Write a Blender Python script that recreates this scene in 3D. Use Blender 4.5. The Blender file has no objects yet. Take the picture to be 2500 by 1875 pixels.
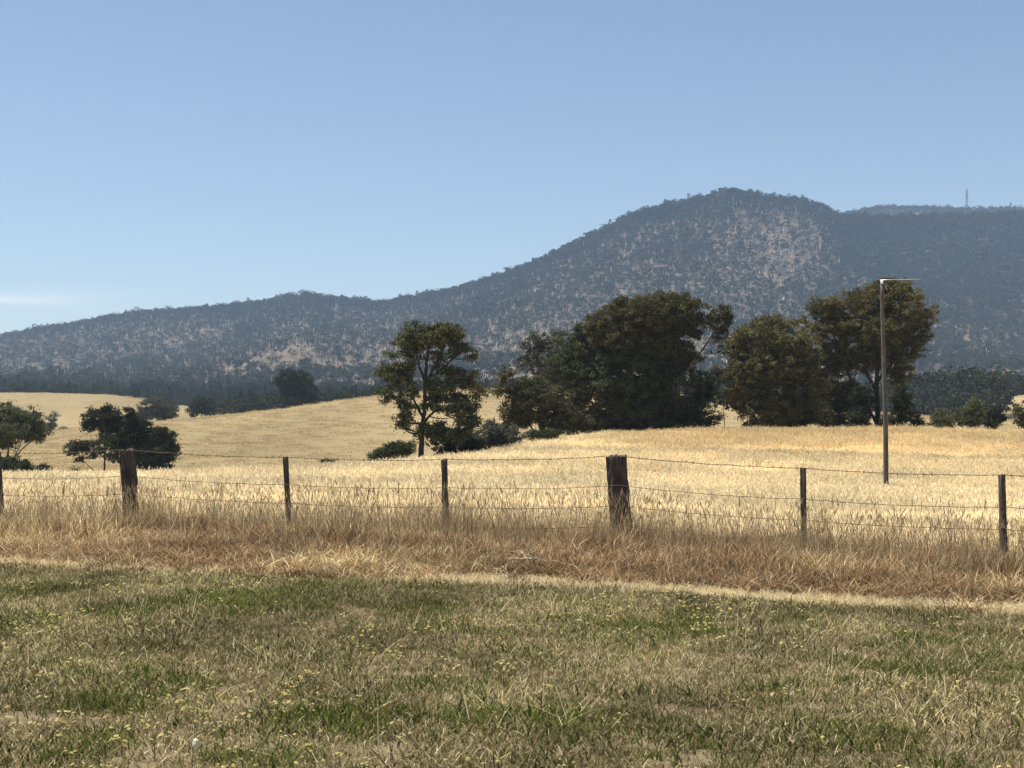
import bpy, math
import numpy as np
from mathutils import Vector

R = np.random.default_rng(7)
scene = bpy.context.scene
COL = scene.collection

# ------------------------------------------------------------------ camera
F, PX0, HOR, EYE = 3600.0, 1250.0, 1063.0, 1.6      # focal length in px, centre column, horizon row, eye height
cam_d = bpy.data.cameras.new('camera')
cam_d.sensor_width = 36.0
cam_d.lens = F / 2500 * 36
cam_d.shift_y = (HOR - 937.5) / 2500
cam_d.clip_start, cam_d.clip_end = 0.1, 20000
cam = bpy.data.objects.new('camera', cam_d)
cam.location = (0, 0, EYE)
cam.rotation_euler = (math.pi / 2, 0, 0)
COL.objects.link(cam)
scene.camera = cam

# ------------------------------------------------------------------ sky, sun, exposure
SUN_EL, SUN_AZ = math.radians(65), math.radians(-70)   # azimuth from +Y, clockwise
world = bpy.data.worlds.new('World')
scene.world = world
world.use_nodes = True
nt = world.node_tree
nt.nodes.clear()
out = nt.nodes.new('ShaderNodeOutputWorld')
bg = nt.nodes.new('ShaderNodeBackground')
sky = nt.nodes.new('ShaderNodeTexSky')
sky.sky_type = 'NISHITA'
sky.sun_disc = False
sky.sun_elevation, sky.sun_rotation = SUN_EL, SUN_AZ
sky.altitude, sky.air_density, sky.dust_density, sky.ozone_density = 200, 1.0, 0.35, 0.7
bg.inputs['Strength'].default_value = 0.0565
# thin cirrus streaks low over the western ridge
tc = nt.nodes.new('ShaderNodeTexCoord')
mp = nt.nodes.new('ShaderNodeMapping')
mp.inputs['Scale'].default_value = (9, 9, 95)
mp.inputs['Location'].default_value = (0.3, 0.1, 0.55)
nz = nt.nodes.new('ShaderNodeTexNoise')
nz.inputs['Scale'].default_value = 1.0
nz.inputs['Detail'].default_value = 5
rmp = nt.nodes.new('ShaderNodeMapRange')
rmp.inputs['From Min'].default_value, rmp.inputs['From Max'].default_value = 0.36, 0.62
sep = nt.nodes.new('ShaderNodeSeparateXYZ')
zlo = nt.nodes.new('ShaderNodeMapRange')
zlo.inputs['From Min'].default_value, zlo.inputs['From Max'].default_value = 0.076, 0.086
zhi = nt.nodes.new('ShaderNodeMapRange')
zhi.inputs['From Min'].default_value, zhi.inputs['From Max'].default_value = 0.0985, 0.0870
xl = nt.nodes.new('ShaderNodeMapRange')
xl.inputs['From Min'].default_value, xl.inputs['From Max'].default_value = -0.21, -0.33
m1 = nt.nodes.new('ShaderNodeMath'); m1.operation = 'MULTIPLY'
m2 = nt.nodes.new('ShaderNodeMath'); m2.operation = 'MULTIPLY'
m3 = nt.nodes.new('ShaderNodeMath'); m3.operation = 'MULTIPLY'
m4 = nt.nodes.new('ShaderNodeMath'); m4.operation = 'MULTIPLY'; m4.inputs[1].default_value = 0.5
mixc = nt.nodes.new('ShaderNodeMix'); mixc.data_type = 'RGBA'
mixc.inputs[7].default_value = (9.6, 9.2, 8.9, 1)
L = nt.links.new
L(tc.outputs['Generated'], mp.inputs['Vector']); L(mp.outputs[0], nz.inputs['Vector'])
L(nz.outputs['Fac'], rmp.inputs['Value']); L(tc.outputs['Generated'], sep.inputs[0])
L(sep.outputs['Z'], zlo.inputs['Value']); L(sep.outputs['Z'], zhi.inputs['Value']); L(sep.outputs['X'], xl.inputs['Value'])
L(zlo.outputs[0], m1.inputs[0]); L(zhi.outputs[0], m1.inputs[1])
L(m1.outputs[0], m2.inputs[0]); L(xl.outputs[0], m2.inputs[1])
L(m2.outputs[0], m3.inputs[0]); L(rmp.outputs[0], m3.inputs[1])
L(m3.outputs[0], m4.inputs[0])
L(sky.outputs[0], mixc.inputs[6]); L(m4.outputs[0], mixc.inputs[0])
L(mixc.outputs[2], bg.inputs['Color']); L(bg.outputs[0], out.inputs['Surface'])

sun_d = bpy.data.lights.new('sun', 'SUN')
sun_d.energy = 5.0
sun_d.angle = math.radians(0.53)
sun_d.color = (1.0, 0.955, 0.88)
sun = bpy.data.objects.new('sun', sun_d)
sdir = Vector((math.sin(SUN_AZ) * math.cos(SUN_EL), math.cos(SUN_AZ) * math.cos(SUN_EL), math.sin(SUN_EL)))
sun.rotation_euler = sdir.to_track_quat('Z', 'Y').to_euler()
sun.location = sdir * 300
COL.objects.link(sun)

vs = scene.view_settings
vs.view_transform = 'Standard'; vs.look = 'None'; vs.gamma = 1.0; vs.use_curve_mapping = False
vs.exposure = 1.0
scene.cycles.max_bounces = 6
scene.cycles.diffuse_bounces = 3
scene.cycles.transmission_bounces = 3
scene.cycles.transparent_max_bounces = 8
scene.cycles.volume_bounces = 1
scene.cycles.use_denoising = True

# ------------------------------------------------------------------ helpers
def W(px, row, Y):
    """Photo column, row and distance -> a point in the world."""
    return np.array([(px - PX0) / F * Y, Y, EYE + (HOR - row) / F * Y])

def pchip(x, y, xq):
    """Monotone cubic through (x, y[:, ...]) along axis 0."""
    x = np.asarray(x, float); y = np.asarray(y, float)
    h = np.diff(x); sh = (-1,) + (1,) * (y.ndim - 1)
    d = np.diff(y, axis=0) / h.reshape(sh)
    m = np.zeros_like(y)
    w1 = (2 * h[1:] + h[:-1]).reshape(sh); w2 = (h[1:] + 2 * h[:-1]).reshape(sh)
    with np.errstate(divide='ignore', invalid='ignore'):
        hm = (w1 + w2) / (w1 / d[:-1] + w2 / d[1:])
    m[1:-1] = np.where(d[:-1] * d[1:] > 0, hm, 0)
    m[0], m[-1] = d[0], d[-1]
    xq = np.clip(np.asarray(xq, float), x[0], x[-1])
    i = np.clip(np.searchsorted(x, xq, side='right') - 1, 0, len(x) - 2)
    shq = (-1,) + (1,) * (y.ndim - 1)
    t = ((xq - x[i]) / h[i]).reshape(shq); hh = h[i].reshape(shq)
    t2, t3 = t * t, t * t * t
    return (2*t3 - 3*t2 + 1) * y[i] + (t3 - 2*t2 + t) * hh * m[i] + (-2*t3 + 3*t2) * y[i+1] + (t3 - t2) * hh * m[i+1]

_perm = R.random((256, 256))
def vnoise(x, y):
    """Smooth value noise, 0..1."""
    x = np.asarray(x, float); y = np.asarray(y, float)
    xi, yi = np.floor(x).astype(int), np.floor(y).astype(int)
    fx, fy = x - xi, y - yi
    fx = fx * fx * (3 - 2 * fx); fy = fy * fy * (3 - 2 * fy)
    a = _perm[xi & 255, yi & 255]; b = _perm[(xi + 1) & 255, yi & 255]
    c = _perm[xi & 255, (yi + 1) & 255]; d = _perm[(xi + 1) & 255, (yi + 1) & 255]
    return (a * (1 - fx) + b * fx) * (1 - fy) + (c * (1 - fx) + d * fx) * fy
def fbm(x, y, o=4):
    s, a, t = 0, 1.0, 0
    for k in range(o):
        s = s + a * vnoise(x * 2 ** k + 17.3 * k, y * 2 ** k + 5.1 * k); t += a; a *= 0.5
    return s / t
def sstep(a, b, x):
    t = np.clip((x - a) / (b - a), 0, 1); return t * t * (3 - 2 * t)

def mesh_np(name, V, Q=None, T=None, mat=None, cols=None, smooth=False):
    """Mesh data from numpy vertices, quads and triangles."""
    V = np.asarray(V, np.float32)
    Q = np.zeros((0, 4), np.int32) if Q is None else np.asarray(Q, np.int32)
    T = np.zeros((0, 3), np.int32) if T is None else np.asarray(T, np.int32)
    me = bpy.data.meshes.new(name)
    me.vertices.add(len(V)); me.vertices.foreach_set('co', V.ravel())
    nl = len(Q) * 4 + len(T) * 3
    me.loops.add(nl); me.loops.foreach_set('vertex_index', np.concatenate([Q.ravel(), T.ravel()]).astype(np.int32))
    me.polygons.add(len(Q) + len(T))
    st = np.concatenate([np.arange(len(Q)) * 4, len(Q) * 4 + np.arange(len(T)) * 3]).astype(np.int32)
    me.polygons.foreach_set('loop_start', st)
    me.polygons.foreach_set('use_smooth', np.full(len(st), smooth))
    if cols is not None:
        c = np.ones((len(V), 4), np.float32); c[:, :3] = cols
        at = me.attributes.new('Col', 'FLOAT_COLOR', 'POINT'); at.data.foreach_set('color', c.ravel())
    me.update(calc_edges=True)
    if mat: me.materials.append(mat)
    return me

def put(name, me, parent=None, loc=None, label=None, cat=None, group=None, kind=None):
    o = bpy.data.objects.new(name, me)
    COL.objects.link(o)
    if parent: o.parent = parent
    if loc is not None: o.location = [float(v) for v in loc]
    if label: o['label'] = label
    if cat: o['category'] = cat
    if group: o['group'] = group
    if kind: o['kind'] = kind
    return o

class Geo:
    """Collects tubes, boxes and free faces into one mesh."""
    def __init__(s): s.V, s.Q, s.T, s.n = [], [], [], 0
    def add(s, V, Q=None, T=None):
        V = np.asarray(V, float)
        s.V.append(V)
        if Q is not None and len(Q): s.Q.append(np.asarray(Q) + s.n)
        if T is not None and len(T): s.T.append(np.asarray(T) + s.n)
        s.n += len(V)
    def tube(s, P, r, k=6, cap=True):
        P = np.asarray(P, float); n = len(P); r = np.broadcast_to(r, (n,))
        t = np.gradient(P, axis=0); t /= np.linalg.norm(t, axis=1)[:, None] + 1e-12
        ref = np.array([0, 0, 1.0]) if abs(t[:, 2]).mean() < 0.8 else np.array([1.0, 0, 0])
        a = np.cross(t, ref); a /= np.linalg.norm(a, axis=1)[:, None] + 1e-12
        b = np.cross(t, a)
        th = np.arange(k) / k * 2 * np.pi
        V = P[:, None] + r[:, None, None] * (np.cos(th)[None, :, None] * a[:, None] + np.sin(th)[None, :, None] * b[:, None])
        V = V.reshape(-1, 3)
        i, j = np.meshgrid(np.arange(n - 1), np.arange(k), indexing='ij')
        q = np.stack([i * k + j, i * k + (j + 1) % k, (i + 1) * k + (j + 1) % k, (i + 1) * k + j], -1).reshape(-1, 4)
        T = []
        if cap:
            V = np.vstack([V, P[:1], P[-1:]]); m = n * k
            for j in range(k):
                T.append((m, (j + 1) % k, j)); T.append((m + 1, (n - 1) * k + j, (n - 1) * k + (j + 1) % k))
        s.add(V, q, T)
    def box(s, c, size, rot=None):
        c = np.asarray(c, float); h = np.asarray(size, float) / 2
        v = np.array([[x, y, z] for z in (-1, 1) for y in (-1, 1) for x in (-1, 1)], float) * h
        if rot is not None: v = v @ np.asarray(rot).T
        s.add(v + c, [(0, 2, 3, 1), (4, 5, 7, 6), (0, 1, 5, 4), (2, 6, 7, 3), (0, 4, 6, 2), (1, 3, 7, 5)])
    def mesh(s, name, mat, smooth=False):
        return mesh_np(name, np.vstack(s.V), np.vstack(s.Q) if s.Q else None, np.vstack(s.T) if s.T else None, mat, smooth=smooth)

# ------------------------------------------------------------------ materials
def new_mat(name):
    m = bpy.data.materials.new(name); m.use_nodes = True
    n = m.node_tree; n.nodes.clear()
    o = n.nodes.new('ShaderNodeOutputMaterial')
    return m, n, o

def foliage_mat(name, translucent=0.35, instanced=False, gloss=0.0):
    """Blade or leaf colour from the mesh, tinted per clump; light passes through thin blades."""
    m, n, o = new_mat(name)
    a = n.nodes.new('ShaderNodeAttribute'); a.attribute_name = 'Col'
    col = a.outputs['Color']
    if instanced:
        b = n.nodes.new('ShaderNodeAttribute'); b.attribute_name = 'tint'; b.attribute_type = 'INSTANCER'
        mx = n.nodes.new('ShaderNodeMix'); mx.data_type = 'RGBA'; mx.blend_type = 'MULTIPLY'; mx.inputs[0].default_value = 1
        n.links.new(col, mx.inputs[6]); n.links.new(b.outputs['Color'], mx.inputs[7]); col = mx.outputs[2]
    d = n.nodes.new('ShaderNodeBsdfDiffuse'); t = n.nodes.new('ShaderNodeBsdfTranslucent')
    mix = n.nodes.new('ShaderNodeMixShader'); mix.inputs[0].default_value = translucent
    n.links.new(col, d.inputs[0]); n.links.new(col, t.inputs[0])
    n.links.new(d.outputs[0], mix.inputs[1]); n.links.new(t.outputs[0], mix.inputs[2])
    last = mix
    if gloss:
        g = n.nodes.new('ShaderNodeBsdfGlossy'); g.inputs['Roughness'].default_value = 0.45
        mg = n.nodes.new('ShaderNodeMixShader'); mg.inputs[0].default_value = gloss
        n.links.new(mix.outputs[0], mg.inputs[1]); n.links.new(g.outputs[0], mg.inputs[2]); last = mg
    n.links.new(last.outputs[0], o.inputs[0])
    return m

def ground_mat(name, bump=0.3, scale=6.0, var=0.35):
    m, n, o = new_mat(name)
    a = n.nodes.new('ShaderNodeAttribute'); a.attribute_name = 'Col'
    tcn = n.nodes.new('ShaderNodeTexCoord')
    z1 = n.nodes.new('ShaderNodeTexNoise'); z1.inputs['Scale'].default_value = scale; z1.inputs['Detail'].default_value = 8; z1.inputs['Roughness'].default_value = 0.7
    n.links.new(tcn.outputs['Object'], z1.inputs['Vector'])
    mr = n.nodes.new('ShaderNodeMapRange'); mr.inputs['From Min'].default_value = 0.3; mr.inputs['From Max'].default_value = 0.7
    mr.inputs['To Min'].default_value = 1 - var; mr.inputs['To Max'].default_value = 1 + var
    n.links.new(z1.outputs['Fac'], mr.inputs['Value'])
    mx = n.nodes.new('ShaderNodeVectorMath'); mx.operation = 'SCALE'
    n.links.new(a.outputs['Color'], mx.inputs[0]); n.links.new(mr.outputs[0], mx.inputs['Scale'])
    bp = n.nodes.new('ShaderNodeBump'); bp.inputs['Strength'].default_value = bump; bp.inputs['Distance'].default_value = 0.1
    n.links.new(z1.outputs['Fac'], bp.inputs['Height'])
    d = n.nodes.new('ShaderNodeBsdfDiffuse'); d.inputs['Roughness'].default_value = 0.8
    n.links.new(mx.outputs[0], d.inputs['Color']); n.links.new(bp.outputs[0], d.inputs['Normal'])
    n.links.new(d.outputs[0], o.inputs[0])
    return m

def wood_mat(name, c1, c2, zs=0.12, scale=30, bump=0.6):
    m, n, o = new_mat(name)
    tcn = n.nodes.new('ShaderNodeTexCoord'); mpn = n.nodes.new('ShaderNodeMapping')
    mpn.inputs['Scale'].default_value = (1, 1, zs)
    z1 = n.nodes.new('ShaderNodeTexNoise'); z1.inputs['Scale'].default_value = scale; z1.inputs['Detail'].default_value = 6
    z2 = n.nodes.new('ShaderNodeTexNoise'); z2.inputs['Scale'].default_value = 3.0; z2.inputs['Detail'].default_value = 3
    n.links.new(tcn.outputs['Object'], mpn.inputs[0]); n.links.new(mpn.outputs[0], z1.inputs['Vector']); n.links.new(tcn.outputs['Object'], z2.inputs['Vector'])
    ad = n.nodes.new('ShaderNodeMath'); ad.operation = 'ADD'; n.links.new(z1.outputs['Fac'], ad.inputs[0]); n.links.new(z2.outputs['Fac'], ad.inputs[1])
    mr = n.nodes.new('ShaderNodeMapRange'); mr.inputs['From Min'].default_value = 0.7; mr.inputs['From Max'].default_value = 1.3
    n.links.new(ad.outputs[0], mr.inputs['Value'])
    mx = n.nodes.new('ShaderNodeMix'); mx.data_type = 'RGBA'; mx.inputs[6].default_value = (*c1, 1); mx.inputs[7].default_value = (*c2, 1)
    n.links.new(mr.outputs[0], mx.inputs[0])
    bp = n.nodes.new('ShaderNodeBump'); bp.inputs['Strength'].default_value = bump; bp.inputs['Distance'].default_value = 0.02
    n.links.new(z1.outputs['Fac'], bp.inputs['Height'])
    p = n.nodes.new('ShaderNodeBsdfPrincipled'); p.inputs['Roughness'].default_value = 0.9
    p.inputs['Specular IOR Level'].default_value = 0.15
    n.links.new(mx.outputs[2], p.inputs['Base Color']); n.links.new(bp.outputs[0], p.inputs['Normal'])
    n.links.new(p.outputs[0], o.inputs[0])
    return m

def plain_mat(name, c, rough=0.6, metal=0.0, var=0.2, scale=12):
    m, n, o = new_mat(name)
    z1 = n.nodes.new('ShaderNodeTexNoise'); z1.inputs['Scale'].default_value = scale
    tcn = n.nodes.new('ShaderNodeTexCoord'); n.links.new(tcn.outputs['Object'], z1.inputs['Vector'])
    mx = n.nodes.new('ShaderNodeMix'); mx.data_type = 'RGBA'
    mx.inputs[6].default_value = (*[v * (1 - var) for v in c], 1); mx.inputs[7].default_value = (*[v * (1 + var) for v in c], 1)
    n.links.new(z1.outputs['Fac'], mx.inputs[0])
    p = n.nodes.new('ShaderNodeBsdfPrincipled'); p.inputs['Roughness'].default_value = rough; p.inputs['Metallic'].default_value = metal
    n.links.new(mx.outputs[2], p.inputs['Base Color']); n.links.new(p.outputs[0], o.inputs[0])
    return m

M_GRASS = foliage_mat('dry_grass', 0.45, True)
M_LEAF = foliage_mat('gum_leaf', 0.25, False)
M_LEAFI = foliage_mat('far_leaf', 0.2, True)
M_GROUND = ground_mat('pasture_soil', 0.4, 5.0, 0.3)
M_MOUNT = ground_mat('mountain_soil', 0.2, 0.02, 0.3)
M_POST = wood_mat('weathered_post', (0.035, 0.026, 0.02), (0.16, 0.125, 0.10), 0.08, 40, 0.9)
M_POLE = wood_mat('pole_timber', (0.05, 0.046, 0.041), (0.125, 0.117, 0.105), 0.05, 26, 0.5)
M_BARK = wood_mat('dark_bark', (0.02, 0.016, 0.013), (0.06, 0.05, 0.042), 0.15, 5, 0.5)
M_BARKP = wood_mat('grey_bark', (0.06, 0.05, 0.042), (0.20, 0.175, 0.15), 0.1, 3, 0.4)
M_STICK = wood_mat('dead_stick', (0.30, 0.23, 0.14), (0.52, 0.43, 0.29), 0.3, 20, 0.4)
M_WIRE = plain_mat('rusty_wire', (0.085, 0.05, 0.032), 0.7, 0.4)
M_STEEL = plain_mat('galvanised_steel', (0.62, 0.62, 0.62), 0.35, 0.8, 0.1)
M_TOWER = plain_mat('tower_steel', (0.22, 0.23, 0.25), 0.6, 0.3, 0.1, 0.5)
M_PORC = plain_mat('white_porcelain', (0.8, 0.8, 0.78), 0.2, 0, 0.05)
M_BLACK = plain_mat('black_fitting', (0.02, 0.02, 0.02), 0.5, 0, 0.2)
M_STONE = plain_mat('pale_stone', (0.78, 0.70, 0.5), 0.8, 0, 0.15, 60)

# ------------------------------------------------------------------ terrain heights
FS, FY0 = 0.36, 22.4                        # the fence line is Y = FY0 - FS * X
def fence_d(X, Y): return Y + FS * X - FY0  # distance beyond the fence (negative: our side)
TC = [-500, 0, 250, 500, 750, 1000, 1150, 1350, 1500, 1800, 2100, 2500, 3000]
TY = [25, 35, 50, 66, 78, 92, 115, 130, 160, 200, 260, 330, 360, 420, 500, 600, 700, 850, 1100]
TZ = [
 [0, 0, 0, 0, 0, 0, 0, -.02, -.04, -.12, -.2, -.27, -.33],
 [-.3, -.3, -.3, -.3, -.35, -.4, -.45, -.5, -.55, -.6, -.6, -.6, -.6],
 [-.55, -.55, -.55, -.55, -.6, -.65, -.7, -.75, -.85, -.95, -.95, -.95, -.95],
 [-.75, -.75, -.75, -.72, -.62, -.6, -.6, -.65, -.75, -.9, -1.0, -1.0, -1.0],
 [-.85, -.85, -.85, -.72, -.5, -.3, -.2, -.1, -.2, -.3, -.4, -.4, -.4],
 [-1.4, -1.4, -1.4, -1.3, -.95, -.35, .05, .45, .4, .4, .3, .2, .2],
 [-2.2, -2.2, -2.2, -2.1, -1.8, -1.4, -.5, 1.0, 1.45, 1.75, 1.78, 1.6, 1.4],
 [-2.5, -2.5, -2.5, -2.5, -2.3, -1.8, -1.2, .6, 1.2, 1.6, 1.6, 1.4, 1.2],
 [-2.8, -2.8, -2.8, -2.8, -2.8, -2.5, -2.2, -1, -.5, 0, 0, 0, 0],
 [-2.9, -2.9, -2.9, -2.7, -2.7, -2.6, -2.5, -2, -2, -2, -2, -2, -2],
 [-2.5, -1.5, .3, 1.5, 2.8, 4.3, 5, 4.5, 4, 2, 1, 1, 1],
 [-.5, 1.1, 3.6, 5.5, 8.2, 11, 12.1, 12, 12, 9, 6.5, 5, 5],
 [-.6, 1, 3.4, 5.4, 8, 10.8, 12, 11.8, 11.8, 9, 6.4, 5, 5],
 [-3, -3, -1, 3, 5, 7, 8, 8, 8, 6, 5, 6, 6],
 [3, 3, 3, 4, 9, 10, 10, 10, 10, 8, 8, 14.8, 15],
 [13, 13, 12.5, 8, 10, 12, 13, 14, 14, 12, 10, 13, 13],
 [22, 21.6, 20.6, 14.5, 14, 16, 18, 20, 20, 18, 16, 18, 18],
 [20, 20, 20, 18, 18, 20, 22, 24, 24, 24, 22, 22, 22],
 [32] * 13]
GPX = np.arange(-500, 3001, 20.0)
GLY = np.linspace(math.log(25), math.log(1100), 420)
_zc = pchip(TC, np.array(TZ).T, GPX)                 # (px, node)
GZ = pchip(np.log(TY), _zc.T, GLY)                   # (Y, px)
def zat(X, Y):
    X = np.asarray(X, float); Y = np.asarray(Y, float)
    Yc = np.clip(Y, 25, 1100)
    px = np.clip(PX0 + F * X / Yc, -500, 2999.9)
    i = np.clip((np.log(Yc) - GLY[0]) / (GLY[1] - GLY[0]), 0, len(GLY) - 1.001); j = (px + 500) / 20
    i0, j0 = i.astype(int), j.astype(int); fi, fj = i - i0, j - j0
    far = (GZ[i0, j0] * (1 - fj) + GZ[i0, j0 + 1] * fj) * (1 - fi) + (GZ[i0 + 1, j0] * (1 - fj) + GZ[i0 + 1, j0 + 1] * fj) * fi
    near = -0.0345 * np.maximum(0, X) * sstep(4, 20, Y)
    near = np.maximum(near, -0.35)
    w = sstep(19, 25, Y)
    z = near * (1 - w) + far * w
    z = z + 0.05 * (fbm(X * 0.35 + 3, Y * 0.35, 3) - 0.5) * sstep(5, 9, Y)
    z = z + 0.35 * (fbm(X * 0.06, Y * 0.06 + 9, 3) - 0.5) * sstep(60, 110, Y) * (1 - sstep(112, 125, Y) * 0.3)
    z = z + 1.6 * (fbm(X * 0.016 + 31, Y * 0.016 + 9, 3) - 0.5) * sstep(180, 330, Y)
    return z

# ground sheet
ny, nx = 520, 300
yy = np.concatenate([np.linspace(-25, 25, 120), np.exp(np.linspace(math.log(25), math.log(1250), ny - 119))[1:]])
ss = np.linspace(-1, 1, nx)
GY, GS = np.meshgrid(yy, ss, indexing='ij')
GX = GS * (0.48 * np.abs(GY) + 14)
V = np.stack([GX, GY, zat(GX, GY)], -1)
d = fence_d(GX, GY)
n1 = fbm(GX * 0.5, GY * 0.5)[..., None]
lawn = np.array([0.21, 0.162, 0.10]) * (0.75 + 0.5 * n1)
strip = np.array([0.50, 0.40, 0.24])
verge = np.array([0.13, 0.085, 0.05])
gold = np.array([0.60, 0.47, 0.25])
tan = np.array([0.34, 0.262, 0.140])
n2 = fbm(GX * 0.03 + 4, GY * 0.012 + 8)[..., None]
tanv = tan * (0.72 + 0.56 * n2)
wst = (sstep(-6.9, -6.5, d) * (1 - sstep(-5.75, -5.4, d)))[..., None]
wv = (sstep(-5.8, -5.2, d) * (1 - sstep(0.5, 1.5, d)))[..., None]
wg = sstep(0.5, 1.5, d)[..., None]
wt = sstep(120, 150, GY)[..., None]
C = lawn * (1 - wst) + strip * wst
C = C * (1 - wv) + verge * wv
C = C * (1 - wg) + gold * wg
C = C * (1 - wt) + tanv * wt
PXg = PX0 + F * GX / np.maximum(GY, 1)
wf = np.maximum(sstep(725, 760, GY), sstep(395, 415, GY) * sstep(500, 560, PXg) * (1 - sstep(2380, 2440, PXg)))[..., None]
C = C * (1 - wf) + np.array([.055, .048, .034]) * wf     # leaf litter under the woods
i, j = np.meshgrid(np.arange(len(yy) - 1), np.arange(nx - 1), indexing='ij')
Q = np.stack([i * nx + j, i * nx + j + 1, (i + 1) * nx + j + 1, (i + 1) * nx + j], -1).reshape(-1, 4)
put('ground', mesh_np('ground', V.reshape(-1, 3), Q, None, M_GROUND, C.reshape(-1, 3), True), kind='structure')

# ------------------------------------------------------------------ mountain
RP = [-500, 0, 100, 200, 330, 450, 560, 650, 730, 800, 920, 1000, 1100, 1200, 1300, 1400, 1480, 1550, 1650, 1750, 1790, 1850, 1940, 2000, 2060, 2120, 2300, 2500, 3000]
RR = [880, 818, 800, 785, 760, 752, 742, 730, 716, 722, 735, 722, 705, 675, 637, 590, 550, 515, 492, 468, 461, 471, 480, 497, 522, 524, 521, 516, 525]
BP = [-500, 1700, 1950, 2060, 2180, 2300, 2400, 2500, 3000]
BR = [960, 700, 560, 524, 508, 511, 514, 512, 520]
MP = np.arange(-500, 3001, 8.0)
ridge = pchip(RP, RR, MP) + 20
back = pchip(BP, BR, MP) + 9
nt_ = 190
tt = np.linspace(0, 1, nt_)                       # 0 foot .. 0.72 ridge .. 0.82 dip .. 1 back ridge and beyond
YF = 1050 + 60 * np.sin(MP / 300)
YR = 2650 + 120 * np.sin(MP / 410 + 1)
def mount(px, t):
    """World point of the mountain at photo column px and climb t (0 foot, 0.72 ridge, 0.95 back ridge)."""
    px = np.asarray(px, float); t = np.asarray(t, float)
    yf = np.interp(px, MP, YF); yr = np.interp(px, MP, YR); rr = np.interp(px, MP, ridge); br = np.interp(px, MP, back)
    zf = 30.0; zr = EYE + (HOR - rr) / F * yr
    yb = 3750.0; zb = EYE + (HOR - br) / F * yb
    a = np.clip(t / 0.72, 0, 1)
    Y = yf + (yr - yf) * a
    row_f = HOR - (zf - EYE) * F / yf
    row = row_f + (rr - row_f) * (0.25 * a + 0.75 * a ** 1.25)
    z = EYE + (HOR - row) / F * Y
    b = np.clip((t - 0.72) / 0.23, 0, 1)
    Y = np.where(t > 0.72, yr + (yb - yr) * b, Y)
    zd = np.minimum(zr, zb) - 45
    zz = np.where(b < 0.4, zr + (zd - zr) * sstep(0, 0.4, b), zd + (zb - zd) * sstep(0.4, 1, b))
    z = np.where(t > 0.72, zz, z)
    c = np.clip((t - 0.95) / 0.05, 0, 1)
    Y = np.where(t > 0.95, yb + 500 * c, Y); z = np.where(t > 0.95, zb - 120 * c, z)
    X = (px - PX0) / F * Y
    rel = np.sin(np.clip(a, 0, 1) * np.pi)
    z = z + rel * (46 * (fbm(X * 0.0042 + 5, Y * 0.0011 + 2, 3) - 0.5) + 26 * (fbm(X * 0.011, Y * 0.004, 3) - 0.5))
    return X, Y, z
PXG, TG = np.meshgrid(MP, tt, indexing='ij')
X, Y, Z = mount(PXG, TG)
n3 = fbm(X * 0.01, Y * 0.006)[..., None]
bare = 0 * PXG
for (cx, ct, rx, rt) in ((1330, .63, 50, .025), (1350, .59, 30, .02), (1850, .50, 24, .07), (1800, .56, 28, .025), (740, .65, 40, .012), (1100, .64, 40, .02), (1640, .67, 40, .014)):
    bare = np.maximum(bare, np.exp(-((PXG - cx) / rx) ** 2 - ((TG - ct) / rt) ** 2))
bare = np.clip(bare * (0.3 + 1.4 * fbm(X * 0.02, Y * 0.006)), 0, 1)[..., None]
soil = np.array([0.19, 0.145, 0.10]) * (0.45 + 1.1 * n3) * (1 - bare) + np.array([.30, .235, .165]) * bare      # rock and bare earth
a_ = len(MP)
i, j = np.meshgrid(np.arange(a_ - 1), np.arange(nt_ - 1), indexing='ij')
Q = np.stack([i * nt_ + j, (i + 1) * nt_ + j, (i + 1) * nt_ + j + 1, i * nt_ + j + 1], -1).reshape(-1, 4)
put('mountain', mesh_np('mountain', np.stack([X, Y, Z], -1).reshape(-1, 3), Q, None, M_MOUNT, soil.reshape(-1, 3), True), kind='structure')

# ------------------------------------------------------------------ haze
hz_m = bpy.data.materials.new('haze_air'); hz_m.use_nodes = True
n = hz_m.node_tree; n.nodes.clear()
ho = n.nodes.new('ShaderNodeOutputMaterial'); pv = n.nodes.new('ShaderNodeVolumePrincipled')
pv.inputs['Color'].default_value = (0.50, 0.70, 1.0, 1)
pv.inputs['Density'].default_value = 0.000088
pv.inputs['Anisotropy'].default_value = 0.0
n.links.new(pv.outputs[0], ho.inputs['Volume'])
g = Geo(); g.box((0, 2170, 270), (6400, 4540, 560))
put('haze', g.mesh('haze', hz_m), kind='stuff')

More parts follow.
